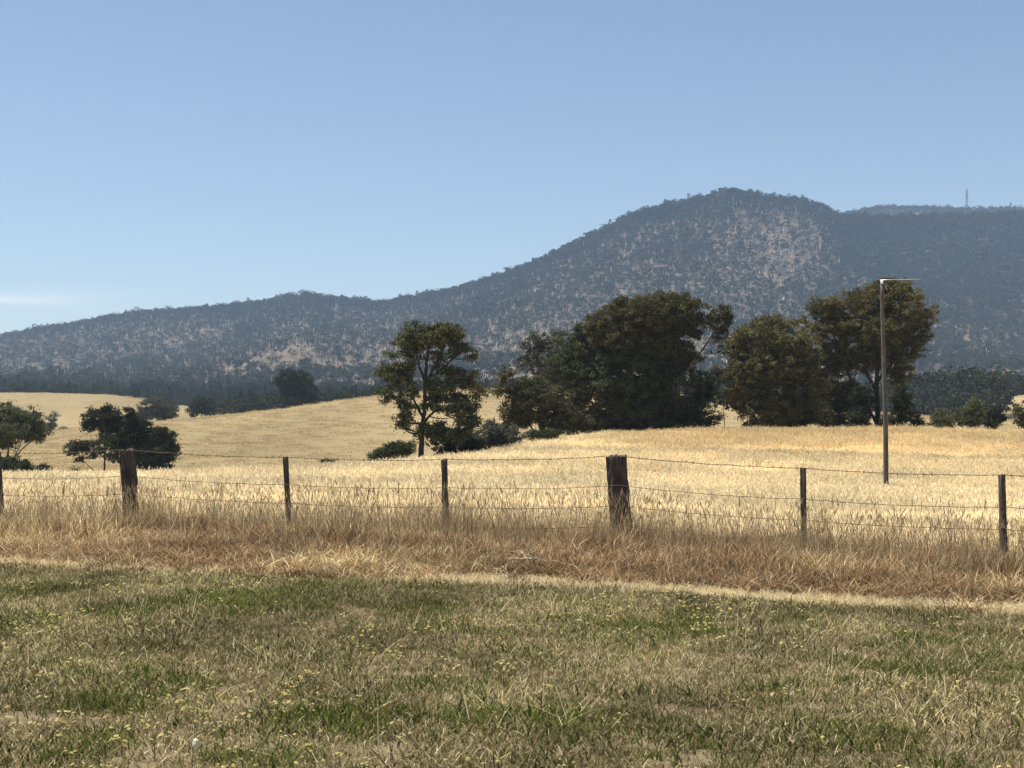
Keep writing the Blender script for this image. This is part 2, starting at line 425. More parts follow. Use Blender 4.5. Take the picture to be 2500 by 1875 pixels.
# ------------------------------------------------------------------ scattering
def scatter(name, protos, P, rot, scl, idx, tint, kind='stuff'):
    """One object that instances small clumps (protos) on its own points."""
    pc = bpy.data.collections.new(name + '_clumps')
    for k, me in enumerate(protos):
        pc.objects.link(bpy.data.objects.new('%s_clump_%02d' % (name, k), me))
    n_ = len(P)
    me = bpy.data.meshes.new(name)
    me.vertices.add(n_); me.vertices.foreach_set('co', np.asarray(P, np.float32).ravel())
    for an, ty, fld, dat in (('rot', 'FLOAT_VECTOR', 'vector', rot), ('scl', 'FLOAT_VECTOR', 'vector', scl), ('tint', 'FLOAT_VECTOR', 'vector', tint)):
        at = me.attributes.new(an, ty, 'POINT'); at.data.foreach_set(fld, np.asarray(dat, np.float32).ravel())
    at = me.attributes.new('idx', 'INT', 'POINT'); at.data.foreach_set('value', np.asarray(idx, np.int32))
    o = put(name, me, kind=kind)
    ng = bpy.data.node_groups.new(name + '_scatter', 'GeometryNodeTree')
    ng.interface.new_socket('Geometry', in_out='INPUT', socket_type='NodeSocketGeometry')
    ng.interface.new_socket('Geometry', in_out='OUTPUT', socket_type='NodeSocketGeometry')
    N = ng.nodes
    gi, go = N.new('NodeGroupInput'), N.new('NodeGroupOutput')
    ip = N.new('GeometryNodeInstanceOnPoints'); ci = N.new('GeometryNodeCollectionInfo')
    ci.inputs['Collection'].default_value = pc
    ci.inputs['Separate Children'].default_value = True; ci.inputs['Reset Children'].default_value = True
    ip.inputs['Pick Instance'].default_value = True
    def attr(nm, ty):
        a = N.new('GeometryNodeInputNamedAttribute'); a.data_type = ty; a.inputs['Name'].default_value = nm
        return a.outputs['Attribute']
    ng.links.new(gi.outputs[0], ip.inputs['Points']); ng.links.new(ci.outputs[0], ip.inputs['Instance'])
    ng.links.new(attr('idx', 'INT'), ip.inputs['Instance Index'])
    ng.links.new(attr('rot', 'FLOAT_VECTOR'), ip.inputs['Rotation'])
    ng.links.new(attr('scl', 'FLOAT_VECTOR'), ip.inputs['Scale'])
    ng.links.new(ip.outputs[0], go.inputs[0])
    md = o.modifiers.new('scatter', 'NODES'); md.node_group = ng
    return o

def blades(n_, area, length, width, lean, bend, cols, rng, seeds=None, round_patch=True, wind=0.0, flat=0.0):
    """A clump of n_ tapering blades: V, Q, T, C.  lean: mean tilt in radians; bend: how far the tip curls over."""
    r = area * np.sqrt(rng.random(n_)); th = rng.random(n_) * 2 * np.pi
    B = np.stack([r * np.cos(th), r * np.sin(th), np.zeros(n_) - 0.01], -1)
    Ln = rng.uniform(length[0], length[1], n_)
    az = rng.random(n_) * 2 * np.pi
    ti = np.abs(rng.normal(0, lean, n_)) + flat * rng.random(n_)
    D = np.stack([np.sin(ti) * np.cos(az) - wind, np.sin(ti) * np.sin(az), np.cos(ti)], -1)
    D /= np.linalg.norm(D, axis=1)[:, None]
    H = np.stack([np.cos(az) - wind * 2, np.sin(az), np.zeros(n_)], -1)
    H /= np.linalg.norm(H, axis=1)[:, None] + 1e-9
    bd = rng.uniform(0.2, 1.0, n_) * bend
    wv_ = rng.random(n_) * np.pi
    Wd = np.stack([np.cos(wv_), np.sin(wv_), np.zeros(n_)], -1)
    Wd = Wd * (rng.uniform(width[0], width[1], n_) / 2)[:, None]
    mid = B + D * (Ln * 0.55)[:, None] + H * (Ln * bd * 0.18)[:, None]
    tip = B + D * (Ln * (1 - bd * 0.25))[:, None] + H * (Ln * bd * 0.62)[:, None]
    V = np.stack([B - Wd, B + Wd, mid + Wd * 0.8, mid - Wd * 0.8, tip], 1).reshape(-1, 3)
    k = np.arange(n_) * 5
    Q = np.stack([k, k + 1, k + 2, k + 3], -1); T = np.stack([k + 3, k + 2, k + 4], -1)
    ci = rng.integers(0, len(cols), n_)
    C = np.asarray(cols)[ci] * rng.uniform(0.8, 1.2, (n_, 1))
    C = np.repeat(C, 5, 0)
    if seeds:
        frac, sl, sw, sc = seeds
        m = rng.random(n_) < frac; ns = m.sum()
        ax = tip[m] - mid[m]; ax /= np.linalg.norm(ax, axis=1)[:, None] + 1e-9
        ax = ax + np.array([0, 0, 0.15]); s0 = tip[m] - ax * sl * 0.4; s1 = tip[m] + ax * sl * 0.6
        w2 = Wd[m] / (np.linalg.norm(Wd[m], axis=1)[:, None] + 1e-9) * sw / 2
        md_ = (s0 * 0.6 + s1 * 0.4)
        V2 = np.stack([s0, md_ + w2, s1, md_ - w2], 1).reshape(-1, 3); k2 = np.arange(ns) * 4 + len(V)
        V = np.vstack([V, V2]); Q = np.vstack([Q, np.stack([k2, k2 + 1, k2 + 2, k2 + 3], -1)])
        C = np.vstack([C, np.repeat(np.asarray(sc)[None] * rng.uniform(0.8, 1.2, (ns, 1)), 4, 0)])
    return V, Q, T, C

def clump(name, parts, mat=M_GRASS):
    Vs, Qs, Ts, Cs, n_ = [], [], [], [], 0
    for V, Q, T, C in parts:
        Vs.append(V); Qs.append(Q + n_); Ts.append(T + n_); Cs.append(C); n_ += len(V)
    return mesh_np(name, np.vstack(Vs), np.vstack(Qs), np.vstack(Ts), mat, np.vstack(Cs))

def fan_points(y0, y1, dens, half=0.385, margin=1.2):
    """Random points over the view wedge between y0 and y1, dens per square metre."""
    area = half * (y1 ** 2 - y0 ** 2) + 2 * margin * (y1 - y0)
    n_ = int(area * dens)
    u = R.random(n_ * 2); Y = y0 + (y1 - y0) * R.random(n_ * 2)
    keep = R.random(n_ * 2) < (half * Y + margin) / (half * y1 + margin)
    Y, u = Y[keep], u[keep]
    m_ = min(len(Y), n_); Y, u = Y[:m_], u[:m_]
    X = (u * 2 - 1) * (half * Y + margin)
    return X, Y

def upright(n_, tilt=0.08, spread=2 * np.pi):
    return np.stack([R.normal(0, tilt, n_), R.normal(0, tilt, n_), (R.random(n_) - 0.5) * spread], -1)

# ------------------------------------------------------------------ lawn grass
DRY = [(.36, .275, .155), (.25, .185, .105), (.48, .385, .235), (.13, .098, .056), (.32, .24, .15), (.10, .08, .042), (.20, .17, .08)]
GRN = [(.072, .098, .020), (.10, .122, .030), (.045, .066, .015), (.15, .145, .045), (.27, .23, .11)]
lp = []
OLV = [(.16, .155, .055), (.12, .125, .04), (.20, .185, .075), (.09, .095, .032)]
for k in range(6):      # matted thatch with short dry and olive blades
    rg = np.random.default_rng(100 + k)
    lp.append(clump('dry_sward', [blades(100, 0.17, (0.02, 0.065), (.004, .008), 1.2, 1.0, DRY, rg),
                                  blades(20, 0.17, (0.02, 0.055), (.004, .008), 0.9, 1.0, OLV, rg),
                                  blades(12, 0.17, (0.025, 0.07), (.004, .007), 1.25, 0.9, [(.66, .55, .34), (.76, .65, .42)], rg),
                                  blades(3, 0.15, (0.06, 0.12), (.004, .007), 0.9, 0.3, [(.05, .04, .026)], rg)]))
for k in range(4):
    rg = np.random.default_rng(200 + k)
    lp.append(clump('green_sward', [blades(85, 0.15, (0.03, 0.085), (.005, .010), 0.85, 0.9, GRN, rg),
                                    blades(26, 0.16, (0.02, 0.07), (.005, .009), 1.1, 0.9, DRY, rg)]))
for k in range(2):
    rg = np.random.default_rng(300 + k)
    lp.append(clump('long_straw', [blades(7, 0.25, (0.12, 0.30), (.003, .006), 1.15, 0.6, [(.62, .52, .33), (.50, .40, .25)], rg),
                                   blades(4, 0.22, (0.10, 0.24), (.004, .006), 0.9, 0.3, [(.09, .07, .045), (.06, .05, .03)], rg)]))
for k in range(3):      # flat rosettes of broad-leaved weeds
    rg = np.random.default_rng(320 + k)
    lp.append(clump('weed_rosette', [blades(14, 0.02, (0.05, 0.10), (.012, .022), 1.3, 0.8, [(.10, .12, .035), (.14, .145, .05), (.075, .09, .028)], rg),
                                     blades(20, 0.12, (0.03, 0.07), (.005, .009), 1.1, 0.9, DRY, rg)]))
GP = [(85, 1448, 110, 22), (22, 1533, 70, 24), (650, 1472, 230, 26), (1040, 1497, 95, 24), (282, 1702, 135, 48), (735, 1760, 85, 45), (1073, 1668, 100, 24), (1158, 1759, 90, 40),
      (198, 1827, 80, 30), (678, 1862, 90, 30), (1581, 1531, 150, 24), (888, 1777, 70, 40), (1427, 1765, 150, 40), (1685, 1520, 80, 26), (2188, 1630, 120, 24), (2450, 1669, 70, 26),
      (1900, 1738, 70, 36), (2092, 1796, 110, 40), (1688, 1842, 90, 30), (2284, 1853, 110, 30), (2419, 1615, 70, 20), (330, 1490, 90, 16), (2300, 1560, 120, 16)]
GPW = [(EYE * F / (r - HOR), (p - PX0) / F * EYE * F / (r - HOR), a / F * EYE * F / (r - HOR), b * EYE * F / (r - HOR) ** 2) for p, r, a, b in GP]
def greenness(X, Y):
    """Where the lawn is still green: damp patches of the ground."""
    g_ = sstep(0.60, 0.76, fbm(X * 0.55 + 40, Y * 0.38 + 7, 3)) * 0.6
    for cy, cx, rx, ry in GPW:
        g_ = np.maximum(g_, np.exp(-((X - cx) / rx) ** 2 - ((Y - cy) / ry) ** 2))
    return g_ * (0.35 + 1.1 * fbm(X * 2.2, Y * 2.2, 2)) * (1 - sstep(-7.6, -7.0, fence_d(X, Y)))
X, Y = fan_points(4.6, 21, 85)
dd = fence_d(X, Y); keep = dd < -6.6 + 1.0 * (fbm(X * 0.6 + 60, Y * 0.6) - 0.5) + R.normal(0, 0.10, len(X)); X, Y = X[keep], Y[keep]
gz = greenness(X, Y); n_ = len(X); u = R.random(n_)
idx = np.where(u < gz * 1.0 + 0.07, R.integers(6, 10, n_), R.integers(0, 6, n_))
idx = np.where(R.random(n_) < 0.035, R.integers(10, 12, n_), idx)
idx = np.where(R.random(n_) < 0.02, R.integers(12, 15, n_), idx)
tone = 0.36 + 1.18 * fbm(X * 1.1 + 9, Y * 0.8 + 3, 4)
tint = tone[:, None] * np.stack([np.full(n_, .98), 1.0 + 0.04 * R.random(n_), 0.88 + 0.10 * R.random(n_)], -1)
sc_ = 0.7 + 0.5 * R.random(n_) + 0.5 * sstep(.55, .75, fbm(X * 1.8, Y * 1.8 + 30, 2))
scatter('lawn_grass', lp, np.stack([X, Y, zat(X, Y)], -1), upright(n_, 0.1), np.repeat(sc_[:, None], 3, 1), idx, tint)

# yellowing flower heads of the lawn weeds
fp = []
for k in range(4):
    rg = np.random.default_rng(400 + k)
    Vs, Qs, Ts, Cs = [], [], [], []
    V, Q, T, C = blades(5, 0.06, (0.05, 0.09), (.003, .005), 0.5, 0.3, [(.12, .13, .04)], rg)
    tips = V[4::5]
    n0 = len(V); V2, T2 = [], []
    for tp in tips:
        r_ = rg.uniform(.006, .013); tl = rg.normal(0, 0.25, 2); b = n0 + len(V2)
        V2.append(tp + np.array([0, 0, 0.006]))
        for q in range(7):
            an = q / 7 * 2 * np.pi
            V2.append(tp + np.array([r_ * math.cos(an), r_ * math.sin(an), tl[0] * r_ * math.cos(an) + tl[1] * r_ * math.sin(an)]))
        T2 += [(b, b + 1 + q, b + 1 + (q + 1) % 7) for q in range(7)]
    C2 = np.tile(np.array([[.60, .51, .20]]) * rg.uniform(.8, 1.15), (len(V2), 1))
    fp.append(mesh_np('flower_spray', np.vstack([V, V2]), Q, np.vstack([T, T2]), M_GRASS, np.vstack([C, C2])))
X, Y = fan_points(5, 20, 15)
keep = (fence_d(X, Y) < -7) & (R.random(len(X)) < 0.12 + 0.9 * sstep(0.5, 0.68, fbm(X * 0.7 + 14, Y * 0.5 + 2, 3)))
X, Y = X[keep], Y[keep]; n_ = len(X)
scatter('yellow_lawn_flowers', fp, np.stack([X, Y, zat(X, Y)], -1), upright(n_, 0.1), np.repeat(R.uniform(.8, 1.3, n_)[:, None], 3, 1),
        R.integers(0, 4, n_), np.repeat(R.uniform(.8, 1.15, n_)[:, None], 3, 1))

# ------------------------------------------------------------------ pale mown strip and fence-line verge
STRAW = [(.66, .54, .31), (.74, .62, .38), (.56, .44, .24), (.48, .37, .19)]
BRN = [(.23, .13, .06), (.30, .18, .08), (.14, .08, .04), (.37, .24, .115), (.17, .10, .05), (.28, .19, .105), (.10, .07, .042)]
vp = []
for k in range(4):      # 0-3 flattened straw
    rg = np.random.default_rng(500 + k)
    vp.append(clump('mown_straw', [blades(90, 0.25, (0.06, 0.16), (.005, .009), 1.3, 0.4, [(.68, .57, .34), (.76, .65, .42), (.56, .45, .26)], rg)]))
for k in range(5):      # 4-8 brown verge grass
    rg = np.random.default_rng(520 + k)
    lean_ = (0.75, 0.55, 0.9, 0.65, 1.0)[k]
    lit_ = (25, 12, 34, 7, 20)[k]
    lr_ = 0.15 + 0.05 * (k % 3)
    lp_ = [blades(80, lr_, (0.08, 0.38), (.006, .013), lean_, 1.0, BRN, rg),
           blades(lit_, lr_, (0.12, 0.46), (.005, .009), lean_, 1.0, STRAW, rg),
           blades(24, lr_, (0.10, 0.36), (.006, .011), 0.5, 0.7, [(.05, .034, .022), (.08, .062, .036)], rg)]
    vp.append(clump('brown_tussock', lp_))
for k in range(4):      # 9-12 tall seeding stalks
    rg = np.random.default_rng(540 + k)
    vp.append(clump('seeding_stalks', [blades(8, 0.24, (0.42, 0.84), (.005, .008), 0.18, 0.35, [(.36, .26, .14), (.52, .41, .24), (.22, .15, .08)], rg, (0.8, 0.10, 0.013, (.36, .26, .15)), wind=0.16),
                                       blades(5, 0.22, (0.25, 0.50), (.005, .008), 0.25, 0.5, [(.30, .22, .13), (.24, .18, .12), (.40, .30, .18)], rg)]))
X, Y = fan_points(12, 29, 42)
dd = fence_d(X, Y) + 0.35 * (fbm(X * 0.8, Y * 0.8) - 0.5); n_ = len(X)
ty = np.full(n_, -1)
ty[(dd > -6.75) & (dd < -5.75)] = 0
ty[(dd > -5.8) & (dd < 1.4)] = 1
u = R.random(n_)
ragged = fbm(X * 0.35 + 12, Y * 1.6 + 4, 3)
ty[(ty == 0) & (u < 0.04 + 0.6 * sstep(.52, .66, ragged))] = 3
tall = sstep(-3.2, -0.3, dd) * 0.95 * fbm(X * 0.7 + 33, Y * 0.7, 3) + 0.03
ty[(ty == 1) & (u < tall)] = 2
strawpatch = fbm(X * 0.45 + 71, Y * 0.45 + 5, 3)
idx = np.select([ty == 0, ty == 1, ty == 2, ty == 3], [R.integers(0, 4, n_), R.integers(4, 9, n_), R.integers(9, 13, n_), R.integers(4, 9, n_)], -1)
hs = np.select([ty == 0, ty == 1, ty == 2, ty == 3],
               [0.5 + 0.3 * R.random(n_), 0.28 + 0.66 * sstep(-5.6, -2.6, dd) * (2.3 * fbm(X * 0.9 + 2, Y * 0.9, 3) ** 1.9) + 0.22 * R.random(n_), 0.75 + 0.45 * R.random(n_), 0.3 + 0.2 * R.random(n_)], 1)
PXS = np.array([10, 326, 711, 1091, 1524, 1964, 2455]); UPS = (PXS - PX0) / F; YPS = FY0 / (1 + FS * UPS); XPS = UPS * YPS
near_post = np.zeros(n_)
for xp, yp, am in zip(XPS, YPS, (.3, .8, .5, .3, .8, .9, .3)): near_post = np.maximum(near_post, am * np.exp(-((X - xp) ** 2 + (Y - yp + .25) ** 2) / .30))
hs = hs + np.where(ty == 1, 0.75 * near_post, 0)
w_ = np.stack([0.8 + 0.35 * R.random(n_)] * 2, -1)
scl = np.concatenate([w_, hs[:, None]], 1)
tone = (0.35 + 1.25 * fbm(X * 0.9 + 19, Y * 0.9, 4)) * R.uniform(.65, 1.3, n_)
hue = fbm(X * 0.5 + 90, Y * 0.5, 3)[:, None]
redt = np.array([.98, .93, .92]); yelt = np.array([1.45, 1.55, 1.5])
tint = tone[:, None] * (redt * (1 - sstep(0.4, 0.65, hue)) + yelt * sstep(0.4, 0.65, hue))
tint = np.where((ty == 0)[:, None] | (ty == 2)[:, None], np.clip(tone, 0.85, 1.15)[:, None] * np.ones(3), tint)
k_ = (ty >= 0) & ~((ty == 1) & (R.random(n_) < 0.45 * sstep(.5, .65, fbm(X * 1.3 + 44, Y * 1.3, 2))))
scatter('verge_grass', vp, np.stack([X, Y, zat(X, Y)], -1)[k_], upright(n_, 0.12)[k_], scl[k_], idx[k_], tint[k_])

# ------------------------------------------------------------------ golden paddock grass
GLD = [(.70, .585, .365), (.77, .665, .44), (.63, .51, .30), (.56, .44, .25), (.75, .645, .42)]
gp = []
for k in range(5):      # near
    rg = np.random.default_rng(600 + k)
    gp.append(clump('golden_grass', [blades(80, 0.38, (0.24, 0.52), (.006, .011), 0.42, 0.8, GLD, rg, (0.7, 0.10, 0.020, (.76, .65, .42)), wind=0.34)]))
for k in range(5):      # far, broader
    rg = np.random.default_rng(620 + k)
    gp.append(clump('golden_grass_far', [blades(150, 0.95, (0.26, 0.55), (.016, .03), 0.32, 0.8, GLD, rg, (0.5, 0.14, 0.04, (.76, .65, .42)), wind=0.25)]))
X1, Y1 = fan_points(21, 48, 6.5)
k_ = fence_d(X1, Y1) > 0.7; X1, Y1 = X1[k_], Y1[k_]
X2, Y2 = fan_points(46, 128, 1.7, margin=4)
X = np.concatenate([X1, X2]); Y = np.concatenate([Y1, Y2]); n_ = len(X)
near = np.arange(n_) < len(X1)
idx = np.where(near, R.integers(0, 5, n_), R.integers(5, 10, n_))
up = sstep(70, 110, Y) * sstep(0.0, 0.12, X / Y)                  # the rise on the right carries browner grass
wave = fbm(X * 0.10 + 3, Y * 0.22 + 6, 4)
patch = fbm(X * 0.45 + 8, Y * 0.25 + 1, 3)
flat_ = sstep(.56, .70, fbm(X * 0.05 + 21, Y * 0.16 + 2, 3))      # wind-flattened pale swathes
tone = (0.44 + 0.70 * wave + 0.48 * patch * sstep(34, 70, Y) + 0.30 * (1 - sstep(34, 70, Y)) + 0.16 * flat_) * (1 - 0.14 * up)
tint = tone[:, None] * (np.array([1.0, 1.0, 1.0]) * (1 - up[:, None]) + np.array([0.97, 0.90, 0.78]) * up[:, None])
hs = (0.6 + 0.6 * fbm(X * 0.3, Y * 0.3 + 50, 3) + 0.12 * R.random(n_)) * (1 - 0.3 * flat_) * (0.82 + 0.18 * sstep(36, 52, Y))
scl = np.stack([np.ones(n_), np.ones(n_), hs], -1)
scatter('golden_paddock_grass', gp, np.stack([X, Y, zat(X, Y)], -1), upright(n_, 0.12, 1.2), scl, idx, tint)

# short dry pasture on the hills behind
hp = []
for k in range(4):
    rg = np.random.default_rng(640 + k)
    hp.append(clump('hill_pasture', [blades(70, 2.0, (0.15, 0.35), (.05, .10), 0.5, 0.9, [(.43, .34, .19), (.35, .272, .152), (.49, .39, .225)], rg)]))
X, Y = fan_points(150, 345, 0.17, margin=8); X3, Y3 = fan_points(480, 720, 0.035, margin=8)
X = np.concatenate([X, X3]); Y = np.concatenate([Y, Y3]); n_ = len(X)
s_ = np.where(Y > 400, 2.0, 1.0)
tone = 0.72 + 0.56 * fbm(X * 0.03 + 4, Y * 0.012 + 8)
scatter('hill_pasture_grass', hp, np.stack([X, Y, zat(X, Y)], -1), upright(n_, 0.05), np.stack([s_, s_, np.ones(n_) * 0.9], -1), R.integers(0, 4, n_), np.repeat(tone[:, None], 3, 1))

# ------------------------------------------------------------------ far forests
def far_tree(rg, h, crown_w, crown_lo, nleaf, ls, cols, trunk_w, trunk_c, conifer=False):
    V, Q, C, n_ = [], [], [], 0
    # trunk: a tapering three-sided stem with two limbs
    def stem(p0, p1, w0, w1, c):
        nonlocal n_
        p0, p1 = np.array(p0, float), np.array(p1, float)
        for q in range(3):
            a0, a1 = q * 2.094, (q + 1) * 2.094
            e0, e1 = np.array([math.cos(a0), math.sin(a0), 0]), np.array([math.cos(a1), math.sin(a1), 0])
            V.extend([p0 + e0 * w0, p0 + e1 * w0, p1 + e1 * w1, p1 + e0 * w1]); Q.append((n_, n_ + 1, n_ + 2, n_ + 3)); n_ += 4
            C.extend([c] * 4)
    top = (rg.normal(0, .4), rg.normal(0, .4), h * (0.95 if conifer else 0.8))
    stem((0, 0, -1), top, trunk_w, trunk_w * 0.4, trunk_c)
    if not conifer:
        for q in range(3):
            an = rg.random() * 6.28; f = rg.uniform(.35, .6)
            b = np.array(top) * f
            stem(b, b + np.array([math.cos(an) * crown_w * .6, math.sin(an) * crown_w * .6, h * rg.uniform(.2, .35)]), trunk_w * .6, trunk_w * .25, trunk_c)
    nl = 5; lobes = [(rg.normal(0, crown_w * .38), rg.normal(0, crown_w * .38), rg.uniform(crown_lo + .12, .86) * h, rg.uniform(.35, .55) * crown_w) for _ in range(nl)]
    for q in range(nleaf):
        if conifer:
            t = rg.random() ** 0.7; r_ = crown_w * t * rg.uniform(.6, 1); an = rg.random() * 6.28
            c = np.array([r_ * math.cos(an), r_ * math.sin(an), h * (1 - t * (1 - crown_lo))])
        else:
            lx, ly, lz, lr = lobes[rg.integers(nl)]
            dv = rg.normal(size=3); dv /= np.linalg.norm(dv); dv *= lr * rg.uniform(.6, 1.05); dv[2] *= .75
            c = np.array([lx, ly, lz]) + dv
        a1 = rg.normal(size=3); a1 /= np.linalg.norm(a1); b1 = np.cross(a1, rg.normal(size=3)); b1 /= np.linalg.norm(b1)
        a1 = a1 * ls * rg.uniform(.6, 1.2); b1 = b1 * ls * .6 * rg.uniform(.6, 1.2)
        V.extend([c - a1, c + b1, c + a1, c - b1]); Q.append((n_, n_ + 1, n_ + 2, n_ + 3)); n_ += 4
        C.extend([np.array(cols[rg.integers(len(cols))]) * rg.uniform(.75, 1.25)] * 4)
    return mesh_np('far_tree', V, Q, None, M_LEAFI, np.array(C))
FG = [(.040, .050, .028), (.052, .060, .034), (.030, .038, .022), (.068, .070, .044)]
GHOST = (.64, .56, .47)
fpz = []
for k in range(5): fpz.append(far_tree(np.random.default_rng(700 + k), 15, 5.6, .35, 80, 1.05, FG, .28, (.16, .14, .12)))
for k in range(5): fpz.append(far_tree(np.random.default_rng(720 + k), 15, 4.6, .5, 34, .9, FG, .5, GHOST))
for k in range(3): fpz.append(far_tree(np.random.default_rng(740 + k), 16, 4.0, .6, 8, .9, FG, .62, (.74, .65, .54)))
NF = 62000
px = R.uniform(-350, 2850, NF * 2)
t = np.sqrt(R.random(NF * 2)) * 0.97 * 1.0
t = np.clip(t, 0, .97)
X, Y, Z = mount(px, t)
keep = R.random(len(px)) < np.where(t < 0.74, Y / 2700, np.where(t > .84, 1.0, 0.25))
px, t, X, Y, Z = px[keep], t[keep], X[keep], Y[keep], Z[keep]
spur = 0.5 * fbm(X * 0.0042 + 2, Y * 0.0012 + 11, 3) + 0.3 * fbm(X * 0.012 + 7, Y * 0.004 + 1, 2) + 0.2 * fbm(X * 0.04 + 2, Y * 0.015 + 11, 2)
open_ = 0.8 * sstep(0.42, 0.66, spur) * sstep(.10, .24, t)                                # burnt, open slopes
open_ = open_ * (1 - sstep(1950, 2080, px) * (1 - sstep(.30, .15, t))) * sstep(0.715, 0.65, t)
open_ = np.clip(open_ + np.where(px < 1720, 0.46, 0.34) * (px < 2000) * sstep(.71, .65, t) * sstep(0.12, 0.25, t), 0, 1)
for (cx, ct, rx, rt) in ((1330, .61, 60, .04), (1850, .50, 32, .08), (1800, .56, 36, .03), (740, .64, 60, .03), (1100, .63, 50, .03)):
    open_ = np.maximum(open_, 0.68 * np.exp(-((px - cx) / rx) ** 2 - ((t - ct) / rt) ** 2))
keep = R.random(len(px)) < 1 - 0.36 * open_
px, t, X, Y, Z, open_ = px[keep], t[keep], X[keep], Y[keep], Z[keep], open_[keep]
n_ = len(px); u = R.random(n_)
idx = np.where(u < open_ * 0.75, np.where(R.random(n_) < .62, R.integers(5, 10, n_), R.integers(10, 13, n_)), R.integers(0, 5, n_))
s_ = R.uniform(.5, 1.0, n_) + 0.5 * R.random(n_) ** 3 + 0.35 * np.exp(-((t - .71) / .02) ** 2)
tone = (0.6 + 0.5 * R.random(n_)) * (0.75 + 0.5 * fbm(X * 0.02, Y * 0.01, 2))
scatter('mountain_forest', fpz, np.stack([X, Y, Z - 0.5], -1), upright(n_, 0.07), np.repeat(s_[:, None], 3, 1), idx,
        tone[:, None] * np.array([1, 1, 1]))
print('mountain trees', n_)

# plantation and woods at the mountain's foot
pp = []
for k in range(4): pp.append(far_tree(np.random.default_rng(760 + k), 14, 3.4, .08, 170, .75, [(.022, .032, .02), (.03, .042, .026), (.018, .026, .018)], .2, (.06, .05, .04), True))
for k in range(5): pp.append(far_tree(np.random.default_rng(780 + k), 10, 6.5, .15, 330, .55, [(.03, .036, .02), (.042, .046, .026), (.055, .056, .033), (.026, .03, .02)], .22, (.12, .10, .09)))
L_ = []
def wood(n_, p0, p1, y0, y1, lo, hi, s0, s1):
    px = R.uniform(p0, p1, n_); Y = R.uniform(y0, y1, n_); X = (px - PX0) / F * Y
    L_.append((X, Y, R.integers(lo, hi, n_), R.uniform(s0, s1, n_)))
wood(1500, -300, 2800, 860, 1150, 0, 9, .6, 1.0)
wood(700, -300, 2800, 1000, 1300, 4, 9, .8, 1.2)
wood(700, -300, 1300, 760, 900, 2, 9, .5, .8)
wood(500, 560, 1150, 560, 760, 2, 9, .6, .85)
wood(260, 545, 950, 415, 540, 4, 9, .55, .85)
wood(700, 2150, 2850, 420, 900, 4, 9, .8, 1.35)
wood(260, 1000, 2200, 450, 800, 4, 9, .7, 1.1)
X = np.concatenate([a[0] for a in L_]); Y = np.concatenate([a[1] for a in L_]); idx = np.concatenate([a[2] for a in L_]); s_ = np.concatenate([a[3] for a in L_])
pxx = PX0 + F * X / Y
k_ = ~((Y > 430) & (Y < 745) & (pxx < 560)) & ~((Y < 540) & (pxx > 2440))
X, Y, idx, s_ = X[k_], Y[k_], idx[k_], s_[k_]; n_ = len(X)
Zm = zat(X, Y)
scatter('foothill_woodland', pp, np.stack([X, Y, Zm - .3], -1), upright(n_, .05), np.repeat(s_[:, None], 3, 1), idx, np.repeat(R.uniform(.7, 1.3, n_)[:, None], 3, 1))

